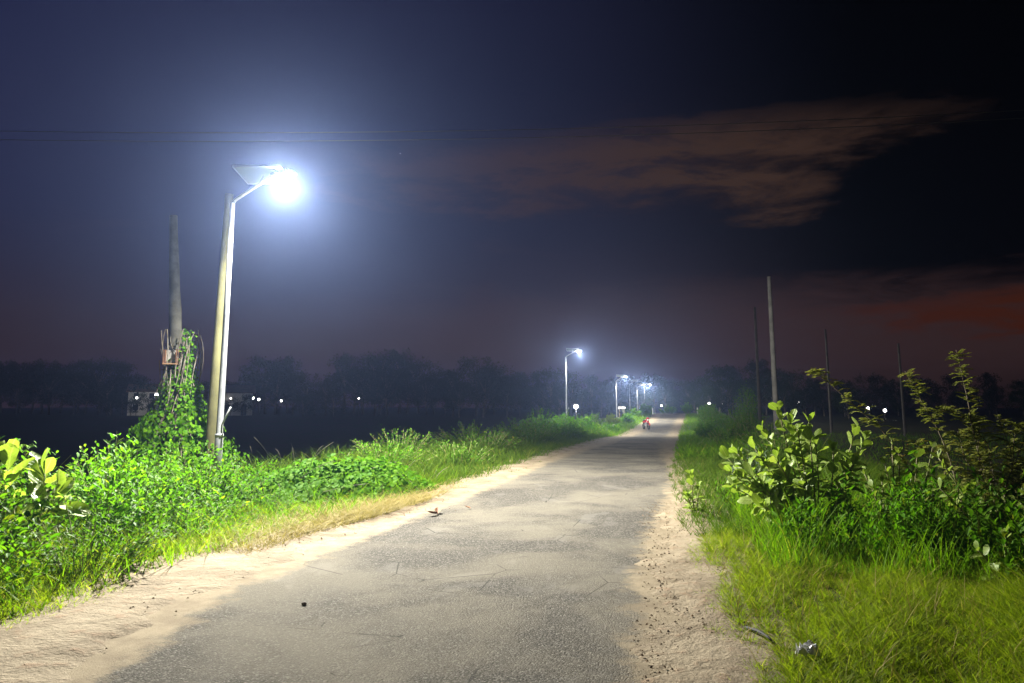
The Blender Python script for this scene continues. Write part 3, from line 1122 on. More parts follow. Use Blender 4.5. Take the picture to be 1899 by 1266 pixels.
g = Geo()
for _ in range(60):
    i, j = rng.integers(0, N, 2)
    if np.linalg.norm(P[i] - P[j]) < 1.2:
        g.tube(curve_pts(P[i], P[j], np.array([0, 0, .06]), 5), .004, 3, cap=False)
for _ in range(9):
    b = P[rng.integers(0, N)]
    g.tube(curve_pts(b, b + np.array([rng.normal(0, .12), rng.normal(0, .1), rng.uniform(.15, .38)]), rng.normal(0, .05, 3), 5), .004, 3, cap=False)
g.obj('vines', M_DEADVINE, root)['kind'] = 'stuff'

# further along the left verge
GLF = 'rough bushes along the left verge up the road'
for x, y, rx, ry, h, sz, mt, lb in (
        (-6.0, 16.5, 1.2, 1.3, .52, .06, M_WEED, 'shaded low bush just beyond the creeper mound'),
        (-4.75, 18.6, .9, 1.1, .50, .06, M_WEED_SHADE, 'small dark bush at the road edge beyond the creeper mound'),
        (-7.2, 21, 1.5, 1.6, .75, .07, M_WEED_SHADE, 'wide dim bush on the bank edge beyond the creeper mound'),
        (-5.3, 24, 1.2, 1.8, .65, .07, M_WEED_SHADE, 'dim bush where the left verge turns dark'),
        (-7.0, 29, 1.6, 2.0, .85, .08, M_WEED_SHADE, 'dark bush on the bank before the second street lamp'),
        (-5.0, 33, 1.4, 2.2, .8, .08, M_WEED_SHADE, 'dark roadside bush midway to the second street lamp'),
        (-6.6, 38, 1.6, 2.2, 1.0, .09, M_WEED_SHADE, 'dark tall bush short of the bright ones at the second lamp'),
        (-4.6, 41, 1.3, 2.2, .8, .09, M_WEED_SHADE, 'dark bush near the road short of the second lamp')):
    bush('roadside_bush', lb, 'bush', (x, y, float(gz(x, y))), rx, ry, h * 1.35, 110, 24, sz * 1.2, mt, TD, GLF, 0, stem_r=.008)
for x, y, rx, ry, h, sz, mt, lb in (
        (-7.4, 50, 1.5, 1.8, 1.75, .13, M_WEED, 'tall bush at the left end of the bright clump under the second lamp'),
        (-5.6, 51, 1.4, 2.0, 1.55, .13, M_WEED, 'bright bush in front of the second street lamp pole'),
        (-4.3, 54, 1.2, 2.0, 1.30, .13, M_WEED, 'bright bush at the road edge under the second lamp'),
        (-6.3, 56, 1.6, 2.0, 1.60, .13, M_WEED, 'bright bush hiding the foot of the second lamp'),
        (-3.1, 62, .9, 1.5, .9, .13, M_WEED, 'low bright bush just past the second lamp'),
        (-5.2, 68, 1.3, 1.8, 1.5, .14, M_WEED_SHADE, 'dark bush between the second and third lamp'),
        (-3.6, 73, .8, 1.2, 1.2, .15, M_BIG, 'pale leaved shrub left of the white guard post'),
        (-2.4, 79, .9, 1.4, 1.0, .15, M_WEED, 'bright tuft at the road edge beside the third lamp'),
        (-1.9, 92, 1.0, 2.0, 1.2, .17, M_WEED, 'bright bush behind the red motorcycle'),
        (-2.6, 98, 1.2, 2.0, 1.5, .17, M_WEED_SHADE, 'dark bush below the far street lamps'),
        (-.6, 104, 1.0, 2.0, 1.3, .18, M_WEED, 'bright bush at the crest on the left road edge')):
    bush('roadside_bush', lb, 'bush', (x, y, float(gz(x, y))), rx, ry, h * 1.15, 90, 20, sz * 1.15, mt, TD, GLF, 0, stem_r=.012)

# plants at the end of the road
bush('road_end_shrub', 'pale green spreading shrub at the far end of the road', 'bush', (2.5, 113, float(gz(2.5, 113))), 1.5, 1.0, 1.35, 40, 16, .24, M_WEED, TD, 'shrubs at the far end of the road', 0, stem_r=.015)
bush('road_end_shrub', 'upright yellow-green shrub at the right of the road end', 'bush', (5.2, 110, float(gz(5.2, 110))), .9, .8, 1.65, 34, 16, .26, M_WEED, TD, 'shrubs at the far end of the road', 0, stem_r=.015)

# right verge up the road
GRF = 'bushes along the right verge up the road'
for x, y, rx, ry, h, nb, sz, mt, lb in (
        (3.3, 21, 1.0, 1.5, .75, 90, .07, M_WEED_SHADE, 'dim low bush beyond the big-leaved plant'),
        (4.1, 27, 1.3, 1.8, 1.0, 90, .08, M_WEED_SHADE, 'dim bush on the right verge in front of the pale pole'),
        (3.2, 32, .9, 1.5, .9, 80, .08, M_WEED_SHADE, 'dim bush at the right road edge left of the pale pole'),
        (4.6, 36, 1.3, 2.0, 1.35, 90, .09, M_WEED_SHADE, 'dark tall bush beside the thin dark pole'),
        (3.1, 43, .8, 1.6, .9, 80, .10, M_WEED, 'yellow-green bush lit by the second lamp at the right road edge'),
        (5.2, 47, 1.4, 2.0, 1.6, 90, .11, M_WEED_SHADE, 'dark bush behind the yellow-green one on the right verge'),
        (4.4, 56, 1.2, 2.0, 1.5, 80, .12, M_WEED_SHADE, 'bushy shrub right of the road across from the second lamp'),
        (5.2, 66, 1.3, 2.0, 1.9, 80, .13, M_WEED_SHADE, 'shrub right of the dip in the road'),
        (5.9, 78, 1.3, 2.0, 1.8, 70, .15, M_WEED_SHADE, 'shrub on the right across from the third lamp'),
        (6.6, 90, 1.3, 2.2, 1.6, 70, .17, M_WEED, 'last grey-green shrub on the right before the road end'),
        (7.6, 62, 1.2, 1.4, 3.4, 80, .14, M_WEED_SHADE, 'slim dark young tree-like bush left of the thin pole')):
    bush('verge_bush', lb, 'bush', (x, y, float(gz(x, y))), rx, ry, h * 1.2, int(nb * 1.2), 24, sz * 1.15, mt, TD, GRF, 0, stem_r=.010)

# pale grey-green bush just behind the big-leaved plant
bush('sage_bush', 'pale grey-green bushy herb at the right road edge left of the big-leaved plant', 'bush', (1.62, 13.2, float(gz(1.62, 13.2))), .42, .45, .95, 60, 18, .085, M_PALE, TLN, None, 40, 'sage', out=.45, up=.8)


# ------------------------------------------------------------------ big-leaved plants (milkweed)
TB = []
for w_, fo_, dr_ in ((.60, .16, .10), (.52, .26, .30), (.66, .06, -.08), (.56, .20, .18), (.48, .30, .05), (.62, .12, .42), (.58, -.10, .12)):
    V_, F_ = T_leaf(w_, fo_, dr_, .6)
    V_ = V_ + np.stack([rng.normal(0, .022, len(V_)), rng.normal(0, .015, len(V_)), rng.normal(0, .030, len(V_))], 1).astype(np.float32) * (np.arange(len(V_)) > 0)[:, None]
    V_[:, 0] += .10 * rng.normal() * V_[:, 1] ** 2
    TB.append((V_, F_))


def rosette_plant(name, label, loc, stems, leaf, key='big', mat=M_BIG, group=None, bare=0.5, pairs=5):
    """stems: list of (base xyz, tip xyz); leaves in crossed opposite pairs, crowded to the tip"""
    root = thing(name, label, 'plant', loc, 0, group)
    for a_, b_ in stems:
        a_, b_ = np.array(a_, float), np.array(b_, float)
        c_ = curve_pts(a_, b_, np.array([0, 0, .05]) + rng.normal(0, .03, 3), 8)
        g = Geo()
        g.tube(c_, np.linspace(.012, .006, 8), 6)
        g.obj('stem', M_STEM, root, True)
        ax = nrm((c_[-1] - c_[-3])[None])[0]
        ph = rng.uniform(0, np.pi)
        for k in range(pairs):
            t_ = bare + (1 - bare) * (k / (pairs - 1)) ** 0.8
            f = t_ * 7
            i = min(int(f), 6)
            p_ = c_[i] + (c_[i + 1] - c_[i]) * (f - i)
            op = 1.0 - 0.62 * (k / (pairs - 1))          # top leaves more upright
            for sgn in (0, np.pi):
                if rng.random() < 0.06:
                    continue
                q = ph + sgn + k * np.pi / 2 + rng.normal(0, .2)
                e1 = nrm(np.cross(ax, [0.3, 1, 0.1])[None])[0]
                e2 = np.cross(ax, e1)
                side = e1 * math.cos(q) + e2 * math.sin(q)
                d_ = side * op + ax * (0.35 + 0.75 * (1 - op)) + rng.normal(0, .20, 3)
                s_ = leaf * (1.05 - 0.35 * k / (pairs - 1)) * rng.uniform(.8, 1.15)
                v_ = int(rng.integers(0, 7))
                put_leaf(leaf_mesh(key + str(v_), TB[v_], mat), root, p_, d_, s_ * rng.uniform(.75, 1.1), ax - side * 0.6 + rng.normal(0, .28, 3))
    return root


def Ploc(x, y):
    return (x, y, float(gz(x, y)))


st = []
for bx, by, tx, ty, tz in (
        (.0, .0, -.32, -.05, 1.34), (.02, .0, -.50, .05, 1.12), (.0, .05, -.18, .1, 1.18), (.0, 0, -.62, -.1, .92), (-.05, 0, -.92, .05, .80),
        (.05, .0, .02, .0, 1.22), (.05, .05, .10, .1, 1.05), (.1, .0, .26, -.05, .90), (.12, .05, .58, .1, 1.16), (.12, .0, .62, -.02, 1.02),
        (0, -.05, -.42, -.35, .80), (-.02, -.05, -.75, -.3, .62), (.0, -.1, -.2, -.5, .62), (.1, -.05, .40, -.3, .78), (-.1, -.1, -.62, -.55, .36), (-.1, 0, -.9, -.25, .52)):
    st.append(((bx, by, -.05), (tx, ty, tz * 1.06)))
for _ in range(12):
    a_, k_ = rng.uniform(0, 6.28), rng.random() ** .5
    st.append(((.1 * k_ * math.cos(a_), .08 * k_ * math.sin(a_), -.05), (-.22 + .78 * k_ * math.cos(a_), .5 * k_ * math.sin(a_), rng.uniform(.45, 1.15) * (1.15 - .35 * k_))))
rosette_plant('milkweed_plant', 'tall plant with big oval pale green leaves on bare stems, right verge', Ploc(1.83, 9.4), st, .235, 'big', M_BIG, None, .48, 6)
rosette_plant('sapling', 'small lone sapling with rounded leaves at the right road edge', Ploc(.56, 10.7), [((0, 0, -.03), (-.03, 0, .58)), ((0, 0, 0), (.06, .05, .42)), ((0, 0, 0), (-.10, -.05, .30))], .165, 'big', M_BIG, None, .18, 6)
st = [((0, 0, -.05), (.12, -.05, .86)), ((-.1, 0, -.05), (-.50, .1, .98)), ((0, 0, 0), (.32, -.1, .66)), ((-.1, .1, 0), (-.78, -.1, .86)), ((.0, -.1, 0), (-.25, -.3, .74)), ((-.1, 0, 0), (-.95, .2, 1.1))]
rosette_plant('milkweed_plant', 'plant with very large pale upright leaves at the left edge of the photo', Ploc(-6.35, 6.95), st, .36, 'huge', M_BIG, None, .72, 5)
rosette_plant('milkweed_plant', 'small rosette of large pale upright leaves between the bushes, left bank', Ploc(-6.55, 7.55), [((0, 0, -.05), (.0, -.05, .66))], .28, 'huge', M_BIG, None, .72, 3)
# plants in the dark right part
GR_ = 'broad-leaved plants in the weeds at the right'
st = []
for _ in range(14):
    a, k = rng.uniform(0, 6.28), rng.random() ** .5
    st.append(((.1 * k * math.cos(a), .1 * k * math.sin(a), -.05), (.85 * k * math.cos(a), .5 * k * math.sin(a), rng.uniform(.55, 1.0))))
rosette_plant('broadleaf_plant', 'broad-leaved shrub with pale rosettes below the feathery thorn bush', Ploc(3.45, 8.3), st, .15, 'big', M_BIG, GR_, .45, 5)
st = []
for _ in range(12):
    a, k = rng.uniform(0, 6.28), rng.random() ** .5
    st.append(((.1 * k * math.cos(a), .1 * k * math.sin(a), -.05), (.55 * k * math.cos(a), .4 * k * math.sin(a), rng.uniform(.6, 1.08))))
rosette_plant('broadleaf_plant', 'pale broad-leaved shrub filling the gap between big-leaved plant and thorn bush', Ploc(2.62, 8.95), st, .15, 'big', M_BIG, GR_, .40, 5)
st = []
for _ in range(10):
    a, k = rng.uniform(0, 6.28), rng.random() ** .5
    st.append(((.1 * k * math.cos(a), .1 * k * math.sin(a), -.05), (.5 * k * math.cos(a), .4 * k * math.sin(a), rng.uniform(.75, 1.25))))
rosette_plant('broadleaf_plant', 'tall broad-leaved shrub at the right edge beside the thorn bush', Ploc(4.35, 8.6), st, .15, 'big', M_BIG, GR_, .40, 5)
st = [((.1 * math.cos(a), .1 * math.sin(a), -.05), (.45 * math.cos(a), .4 * math.sin(a), hh_)) for a, hh_ in ((0, .75), (1.2, .9), (2.3, .7), (3.3, .6), (4.3, .55), (5.2, .65))]
rosette_plant('broadleaf_plant', 'broad-leaved plant at the right edge in deep shade', Ploc(4.0, 7.4), st, .15, 'big', M_BIG, GR_, .35, 5)
rosette_plant('broadleaf_plant', 'small pale-leaved plant low in the dark weeds at the right', Ploc(2.95, 7.3), [((0, 0, 0), (.05, 0, .48)), ((0, 0, 0), (.25, 0, .36)), ((0, 0, 0), (-.2, -.05, .33))], .13, 'big', M_BIG, GR_, .35, 4)
rosette_plant('broadleaf_plant', 'thin plant with a yellow top leaf between the big-leaved plant and thorn bush', Ploc(2.62, 9.5), [((0, 0, 0), (.02, 0, .66)), ((0, 0, 0), (.15, .1, .5))], .13, 'big', M_BIG, GR_, .45, 4)

# tall weeds on the right
GW = 'tall weeds behind the short grass of the right verge'
for x, y, rx, ry, h, nb, per, sz, mt, T, parts, lb in (
        (1.75, 8.6, .60, .5, .42, 60, 20, .055, M_WEED, TLN, 30, 'weeds round the foot of the big-leaved plant'),
        (2.35, 8.3, .55, .5, .62, 60, 22, .060, M_WEED, TLN, 40, 'tall bright weeds between the big-leaved plant and the dark shrubs'),
        (2.80, 8.2, .50, .5, .70, 60, 22, .060, M_WEED_SHADE, TLN, 40, 'tall dark green weeds left of the broad-leaved shrub'),
        (3.25, 7.4, .55, .5, .60, 60, 22, .060, M_WEED_SHADE, TL, 40, 'dark weeds in front of the broad-leaved shrub'),
        (3.75, 8.6, .75, .6, .85, 70, 22, .060, M_WEED_SHADE, TL, 30, 'dark leafy weeds at the right under the thorn bush'),
        (3.45, 6.5, .60, .45, .45, 60, 20, .055, M_WEED_SHADE, TL, 30, 'dark low weeds at the right edge above the short grass'),
        (1.35, 11.3, .55, .7, .48, 60, 20, .055, M_WEED_SHADE, TLN, 20, 'shaded weeds behind the big-leaved plant near the road'),
        (2.2, 12.3, .8, .8, .50, 60, 20, .06, M_WEED_SHADE, TLN, 0, 'shaded weeds on the slope behind the big-leaved plant'),
        (3.2, 10.6, .8, .7, .65, 60, 20, .06, M_WEED_SHADE, TL, 0, 'leafy weeds at the foot of the thorn bush')):
    bush('tall_weeds', lb, 'weeds', Ploc(x, y), rx, ry, h * 1.25, int(nb * 0.8), per, sz * 1.3, mt, T, GW, parts, 'tw%s%s' % (mt.name, 'n' if T is TLN else 'w'), out=.5, up=.7)


GS = 'slender upright weeds'
for x, y, h, mt, lb in (
        (2.05, 8.9, .78, M_WEED, 'slender upright weed right of the big-leaved plant'),
        (2.45, 8.0, .85, M_WEED, 'slender bright weed standing tallest in front of the dark weeds'),
        (2.75, 8.6, .95, M_WEED, 'slender tall weed below the long thorny branch'),
        (2.95, 7.7, .80, M_WEED_SHADE, 'slender dark weed left of the broad-leaved shrub'),
        (1.45, 8.1, .50, M_WEED, 'short upright weed at the front foot of the big-leaved plant'),
        (3.25, 7.0, .70, M_WEED_SHADE, 'slender dark weed near the right edge over the short grass'),
        (-5.9, 5.7, .85, M_WEED, 'slender upright weed in the near left corner bushes'),
        (-5.75, 7.2, .80, M_WEED, 'slender upright weed above the middle of the left sand'),
        (-6.75, 8.6, 1.0, M_WEED, 'slender weed rising over the bushes right of the pale rosettes'),
        (-6.5, 9.4, .95, M_WEED, 'slender weed rising over the bushes short of the lamp pole'),
        (-7.4, 9.8, 1.15, M_WEED, 'slender weed in front of the vine covered trunk'),
        (-5.6, 9.2, .55, M_WEED, 'short upright weed by the dry grass of the left bank')):
    bush('weed_stalk', lb, 'weed', Ploc(x, y), .22, .2, h * 1.25, 9, 22, .095, mt, TLN, GS, 40, 'ws' + mt.name, out=.8, up=.6, start=.25, stem_r=.007)


# ------------------------------------------------------------------ feathery thorn bush
def thorn_bush(label, loc, arms, seed=3):
    root = thing('thorn_bush', label, 'bush', loc)
    fol = Geo()
    P, D, S, U = [], [], [], []
    for pts, r0, dens, bush_ in arms:
        pts = np.array(pts, float)
        tt = np.linspace(0, 1, len(pts))
        t2 = np.linspace(0, 1, 26)
        c_ = np.stack([np.interp(t2, tt, pts[:, i]) for i in range(3)], 1)
        c_[1:-1] += rng.normal(0, .010, (24, 3))
        for _ in range(2):
            c_[1:-1] = (c_[:-2] + 2 * c_[1:-1] + c_[2:]) / 4
        g = Geo()
        g.tube(c_, np.linspace(r0, .0025, 26), 5)
        g.obj('branch', M_TWIG, root, True)
        for k in range(int(dens * 1.5)):
            t_ = rng.uniform(.30, 1.0) if bush_ < 1 else rng.uniform(.15, 1.0)
            f = t_ * 25
            i = min(int(f), 24)
            p0 = c_[i]
            a = rng.uniform(0, 6.28)
            # a pinnate leaf: a curved rachis with two rows of small leaflets
            ln = rng.uniform(.10, .19) * (1.1 - .35 * t_)
            dr = np.array([math.cos(a), 0.7 * math.sin(a), rng.uniform(-.35, .6)])
            dr /= np.linalg.norm(dr)
            rach = curve_pts(p0, p0 + dr * ln, np.array([0, 0, .03]) + rng.normal(0, .018, 3), 7)
            fol.tube(rach, .003, 3, cap=False)
            sd = np.cross(dr, [0, 0, 1.0])
            sd /= np.linalg.norm(sd) + 1e-9
            for m_ in range(11):
                q = 0.15 + 0.85 * m_ / 10
                ff = q * 6
                ii = min(int(ff), 5)
                pp = rach[ii] + (rach[ii + 1] - rach[ii]) * (ff - ii)
                for sg in (-1, 1):
                    P.append(pp)
                    D.append(sd * sg + dr * .45 + np.array([0, 0, .12]))
                    S.append(.044 * (1 - .35 * abs(q - .5)))
                    U.append((rng.normal(0, .2), rng.normal(0, .2), 1))
    fol.inst(TDN if False else T_diamond(.46, .05), frames(np.array(D), np.array(U)), np.array(P), np.array(S))
    fol.obj('leaflets', M_FEATH, root)['kind'] = 'stuff'
    return root


# positions relative to the foot at (3.2, 9.2)
arms = [
    ([(-.45, -.2, .1), (-.62, -.1, .75), (-.92, 0, 1.30), (-1.35, .1, 1.75), (-1.62, .15, 2.02)], .011, 60, 0),
    ([(-.1, 0, 0), (-.15, .1, .8), (-.30, .1, 1.35), (-.48, .1, 1.70), (-.60, .1, 1.98)], .010, 46, 0),
    ([(.1, 0, 0), (.12, .05, .8), (.05, .05, 1.3), (.02, .05, 1.75), (-.05, .05, 2.22)], .011, 60, 0),
    ([(.1, .1, 0), (.25, .1, .8), (.20, .1, 1.2), (-.15, .1, 1.52), (-.40, .1, 1.50)], .008, 40, 0),
    ([(.2, .1, 0), (.5, .1, .7), (.70, .1, 1.15), (.85, .1, 1.35)], .009, 46, 1),
    ([(.2, 0, 0), (.4, 0, .7), (.40, 0, 1.1), (.30, 0, 1.45)], .009, 46, 1),
    ([(.3, 0, 0), (.8, 0, .8), (1.05, 0, 1.3), (1.12, 0, 1.62)], .009, 40, 0),
    ([(.1, 0, 0), (.0, -.1, .7), (-.15, -.15, 1.1), (-.2, -.2, 1.3)], .009, 46, 1),
    ([(.2, 0, 0), (.3, -.1, .6), (.55, -.15, .95), (.75, -.2, 1.1)], .009, 46, 1),
    ([(0, 0, 0), (.1, .1, .5), (.2, .2, .9), (.15, .3, 1.25)], .009, 46, 1),
    ([(.3, 0, 0), (.6, .1, .6), (.95, .1, .9), (1.2, .1, 1.05)], .009, 46, 1),
]
for _ in range(9):
    bx_, tx_ = rng.uniform(-.1, .4), rng.uniform(-.75, 1.25)
    tz_ = rng.uniform(.8, 1.5) * (1 - .15 * abs(tx_ - .2))
    arms.append(([(bx_, rng.uniform(-.1, .2), 0), (bx_ + (tx_ - bx_) * .35, rng.uniform(-.1, .2), tz_ * .55), (bx_ + (tx_ - bx_) * .75, rng.uniform(-.2, .3), tz_ * .9), (tx_, rng.uniform(-.3, .3), tz_)], .008, 34, 1))
thorn_bush('thorn bush with feathery leaves and a long branch arching left, at the right', Ploc(3.55, 9.3), arms)


# ------------------------------------------------------------------ vine covered trunk by the lamp
tx, ty = -10.05, 14.6
tzb = float(gz(tx, ty))
root = thing('vine_covered_trunk', 'dead tree trunk wrapped in green vines left of the concrete pole', 'tree', (tx, ty, tzb))
g = Geo()
tt = np.linspace(0, 1, 16)
H_ = 5.7 - tzb
pts = np.stack([0.06 * np.sin(tt * 3) - 0.38 * tt, 0.05 * np.sin(tt * 5), -0.3 + (H_ + .3) * tt], 1)
g.tube(pts, np.interp(tt, [0, .2, .55, 1], [.24, .18, .14, .08]) * (1 + .06 * np.sin(tt * 40)), 14)
g.obj('trunk', M_BARK, root, True)
zb = -tzb                                            # height of road level above the foot
P, D, S, U = [], [], [], []
for _ in range(9600):
    q = rng.random() ** 1.7
    z_ = zb - 0.5 + q * 3.0
    R_ = np.interp(z_ - zb, [-.5, .0, .5, .95, 1.4, 1.9, 2.5], [1.60, 1.42, 1.18, .90, .56, .38, .24])
    R_ *= 0.72 + 0.45 * lumps(z_ * 3, rng.uniform(0, 1), 3.0)
    a = rng.uniform(0, 6.28)
    if z_ - zb > 1.25 and (math.cos(a - 0.4) < 0.1 and rng.random() < .45):
        continue
    k = rng.uniform(.80, 1.08)
    P.append((R_ * k * math.cos(a) + .05, R_ * k * math.sin(a), z_))
    U.append((math.cos(a) + rng.normal(0, .3), math.sin(a) + rng.normal(0, .3), .55 + rng.normal(0, .2)))
    D.append((rng.normal(0, .5), rng.normal(0, .5), -.7))
    S.append(rng.uniform(.05, .105) * (1.0 if z_ - zb < 1.4 else .8))
P, D, S, U = map(np.array, (P, D, S, U))
score = np.argsort(P[:, 1] - .4 * P[:, 0])
me = leaf_mesh('vine', TC, M_CREEP)
for i in score[:1800:10]:
    put_leaf(me, root, P[i], D[i], S[i] * 1.12, U[i])
rest = np.setdiff1d(np.arange(len(P)), score[:1800:10])
g = Geo()
g.inst(TC, frames(D[rest], U[rest]), P[rest], S[rest])
g.obj('vine_leaves', M_CREEP, root)['kind'] = 'stuff'
g = Geo()
for _ in range(120):
    a = rng.uniform(0, 6.28)
    z0_, z1_ = zb + rng.uniform(-.2, 2.2), 0
    z1_ = z0_ + rng.uniform(.5, 1.5)
    r0_ = np.interp(z0_ - zb, [0, .9, 2.5], [.7, .45, .27])
    p0 = np.array((r0_ * math.cos(a), r0_ * math.sin(a), z0_))
    p1 = np.array((.24 * math.cos(a + .6), .24 * math.sin(a + .6), z1_))
    if rng.random() < .5:
        p1 = np.array((.42 * math.cos(a + .3), .42 * math.sin(a + .3), min(z1_, zb + 3.1)))
    g.tube(curve_pts(p0, p1, rng.normal(0, .10, 3), 7), rng.uniform(.006, .014), 4, cap=False)
for _ in range(30):                                   # loose dangling dry strands round the board
    a = rng.uniform(0, 6.28)
    p0 = np.array((.30 * math.cos(a), .30 * math.sin(a), zb + rng.uniform(2.2, 3.1)))
    g.tube(curve_pts(p0, p0 + np.array((rng.normal(0, .10), rng.normal(0, .10), -rng.uniform(.2, .8))), rng.normal(0, .12, 3), 6), rng.uniform(.005, .011), 4, cap=False)
# a side vine standing off the trunk on the right
sv = np.array([(.34, -.15, zb + 1.1), (.26, -.2, zb + 2.0), (.27, -.2, zb + 2.6), (.22, -.15, zb + 3.05)])
g.tube(sv, .014, 5)
g.obj('dry_vines', M_DEADVINE, root)['kind'] = 'stuff'
g = Geo()
n = 520
q = rng.random(n)
zz_ = zb + .9 + q * 2.2
px_ = np.interp(zz_, sv[:, 2], sv[:, 0]) + rng.normal(0, .055, n)
P = np.stack([px_, -.12 + rng.normal(0, .07, n), zz_], 1)
g.inst(TC, frames(rng.normal(0, .6, (n, 3)) - [0, 0, .5], rng.normal(0, .5, (n, 3)) + [0.3, -.6, .4]), P, rng.uniform(.04, .085, n))
g.obj('side_vine', M_CREEP, root)['kind'] = 'stuff'
root2 = thing('iron_bracket_box', 'small rusty open box fixed high on the vine covered trunk', 'box', (tx - .02, ty - .30, 2.36), 0.25)
g = Geo()
g.box((0, 0, 0), (.29, .16, .028), None, .005)
g.obj('shelf', M_WOOD, root2)
for sx in (-.135, .135):
    g = Geo()
    g.box((sx, 0, .16), (.022, .14, .30))
    g.obj('side_panel', M_RUST, root2)
g = Geo()
g.box((0, .07, .16), (.245, .012, .28))
g.obj('back_panel', M_CONC2, root2)

# ------------------------------------------------------------------ small things on the road and verge
g = Geo()
V = []
nu = 9
root = None
me_v = []
for i in range(nu):
    for j in range(nu):
        u_, v_ = i / (nu - 1) - .5, j / (nu - 1) - .5
        me_v.append((u_ * .20, v_ * .13, .055 + .035 * math.sin(7 * u_ + 3 * v_) + .03 * math.sin(11 * v_ - 5 * u_) + rng.normal(0, .012) - .12 * (u_ * u_ + v_ * v_)))
F = []
for i in range(nu - 1):
    for j in range(nu - 1):
        a = i * nu + j
        F += [(a, a + nu, a + nu + 1), (a, a + nu + 1, a + 1)]
g.add(np.array(me_v) * .62, F)
g.add(np.array(me_v) * [0.5, 0.45, 0.35] + [.01, 0, .03], F)
tag(g.obj('plastic_litter', M_PLASTIC, None, False, (.87, 4.85, float(gz(.87, 4.85)) + .10)), 'crumpled white plastic litter in the short grass at the bottom', 'litter')
g = Geo()
g.tube(curve_pts(np.array((0, 0, .02)), np.array((.12, -.36, .05)), np.array((.03, 0, .02)), 6), [.013, .012, .011, .010, .009, .007], 6)
tag(g.obj('fallen_stick', M_BLACK, None, True, (.60, 5.55, float(gz(.6, 5.5)) + .012)), 'short dark stick lying where the sand meets the right grass', 'stick')
g = Geo()
g.ball((0, 0, .012), (.022, .017, .014), 14, 9, .12)
tag(g.obj('dark_stone', M_STONE, None, False, (-2.67, 5.62, .006)), 'single dark pebble on the asphalt near the left sand', 'stone')
for k, (x, y, s_, a, lb) in enumerate(((-2.95, 10.3, .22, .3, 'curled brown dead leaf on the asphalt, larger of the pair'), (-2.62, 10.9, .12, 1.2, 'small brown dead leaf on the asphalt beyond the larger one'))):
    g = Geo()
    T = T_leaf(.42, .3, -.25, .5)
    for ang in ((a, a + 2.4) if k == 0 else (a,)):
        M3 = rot_z(ang)
        g.add(T[0] * s_ @ M3.T + [0, 0, .015], T[1])
    tag(g.obj('dead_leaf', M_DEADLEAF, None, False, (x, y, float(gz(x, y)) + .008)), lb, 'leaf', 'dead leaves on the road')
# crumbs of soil, bits of leaf and gravel on the sand
g = Geo()
n = 3200
y = 3.6 + 8.5 * rng.random(n) ** 1.4
x = Rx(y) - .62 + .75 * rng.random(n) + rng.normal(0, .05, n)
n2_ = 500
y2 = 4 + 9 * rng.random(n2_) ** 1.2
x2 = Lx(y2) + rng.normal(.12, .22, n2_)
X, Y = np.concatenate([x, x2]), np.concatenate([y, y2])
tet = (np.array([(-.5, -.4, 0), (.5, -.3, 0), (0, .55, 0), (.05, 0, .55)], np.float32), np.array([(0, 1, 3), (1, 2, 3), (2, 0, 3), (0, 2, 1)]))
ang = rng.uniform(0, 6.28, len(X))
Mz = np.zeros((len(X), 3, 3))
Mz[:, 0, 0] = np.cos(ang)
Mz[:, 0, 1] = -np.sin(ang)
Mz[:, 1, 0] = np.sin(ang)
Mz[:, 1, 1] = np.cos(ang)
Mz[:, 2, 2] = 1
g.inst(tet, Mz, np.stack([X, Y, gz(X, Y) + .022], 1), .005 + .020 * rng.random(len(X)) ** 4)
tag(g.obj('soil_crumbs', M_CRUMB), 'dark crumbs and leaf bits scattered on the sandy shoulders', 'debris', kind='stuff')

# guard posts
for x, y, h, lb in ((-3.05, 64, .62, 'white guard post at the left road edge left of the third lamp'), (.35, 103, .85, 'pale guard post at the crest on the left of the road'), (6.3, 104, .9, 'pale guard post at the crest on the right of the road')):
    o = thing('guard_post', lb, 'post', Ploc(x, y), 0, 'guard posts along the road')
    g = Geo()
    g.box((0, 0, h / 2 - .1), (.16, .16, h + .2), None, .02)
    g.obj('shaft', M_WHITE, o)
    g = Geo()
    g.box((0, 0, h + .03), (.19, .19, .06), None, .02)
    g.obj('cap', M_CONC2, o)

# white sign board and hanging plastic beside the third lamp
o = thing('sign_board', 'small blank white board on two stakes right of the third lamp pole', 'sign', (-3.3, 90, float(gz(-3.3, 90))))
hb = .85 - float(gz(-3.3, 90))
for sx in (-.3, .3):
    g = Geo()
    g.tube([(sx, 0.03, -.2), (sx, 0.03, hb + .1)], .025, 6)
    g.obj('stake', M_TWIG, o)
g = Geo()
g.box((0, 0, hb), (.80, .03, .22), None, .006)
g.obj('board', M_WHITE, o)
o = thing('plastic_sheet', 'torn white plastic hanging from a leaning stake beside the third lamp', 'plastic', (-2.75, 84, float(gz(-2.75, 84))))
zb2 = -.2 - float(gz(-2.75, 84))
g = Geo()
tipz = 1.02 - float(gz(-2.75, 84))
g.tube([(.35, 0, -.1), (-.45, 0, tipz)], .02, 6)
g.obj('stake', M_TWIG, o)
g = Geo()
Vv, Fv = [], []
for i in range(10):
    for j in range(4):
        f = i / 9
        wd = .10 + .26 * f * (1.3 - f)
        Vv.append((-.42 + .78 * f + (j / 3 - .5) * wd * 1.6, -.04 + .06 * math.sin(3 * j + 4 * f), tipz - .02 - f * (tipz - .35) - .02 * j))
for i in range(9):
    for j in range(3):
        a = i * 4 + j
        Fv += [(a, a + 4, a + 5), (a, a + 5, a + 1)]
g.add(Vv, Fv)
g.obj('sheet', M_PLASTIC, o)

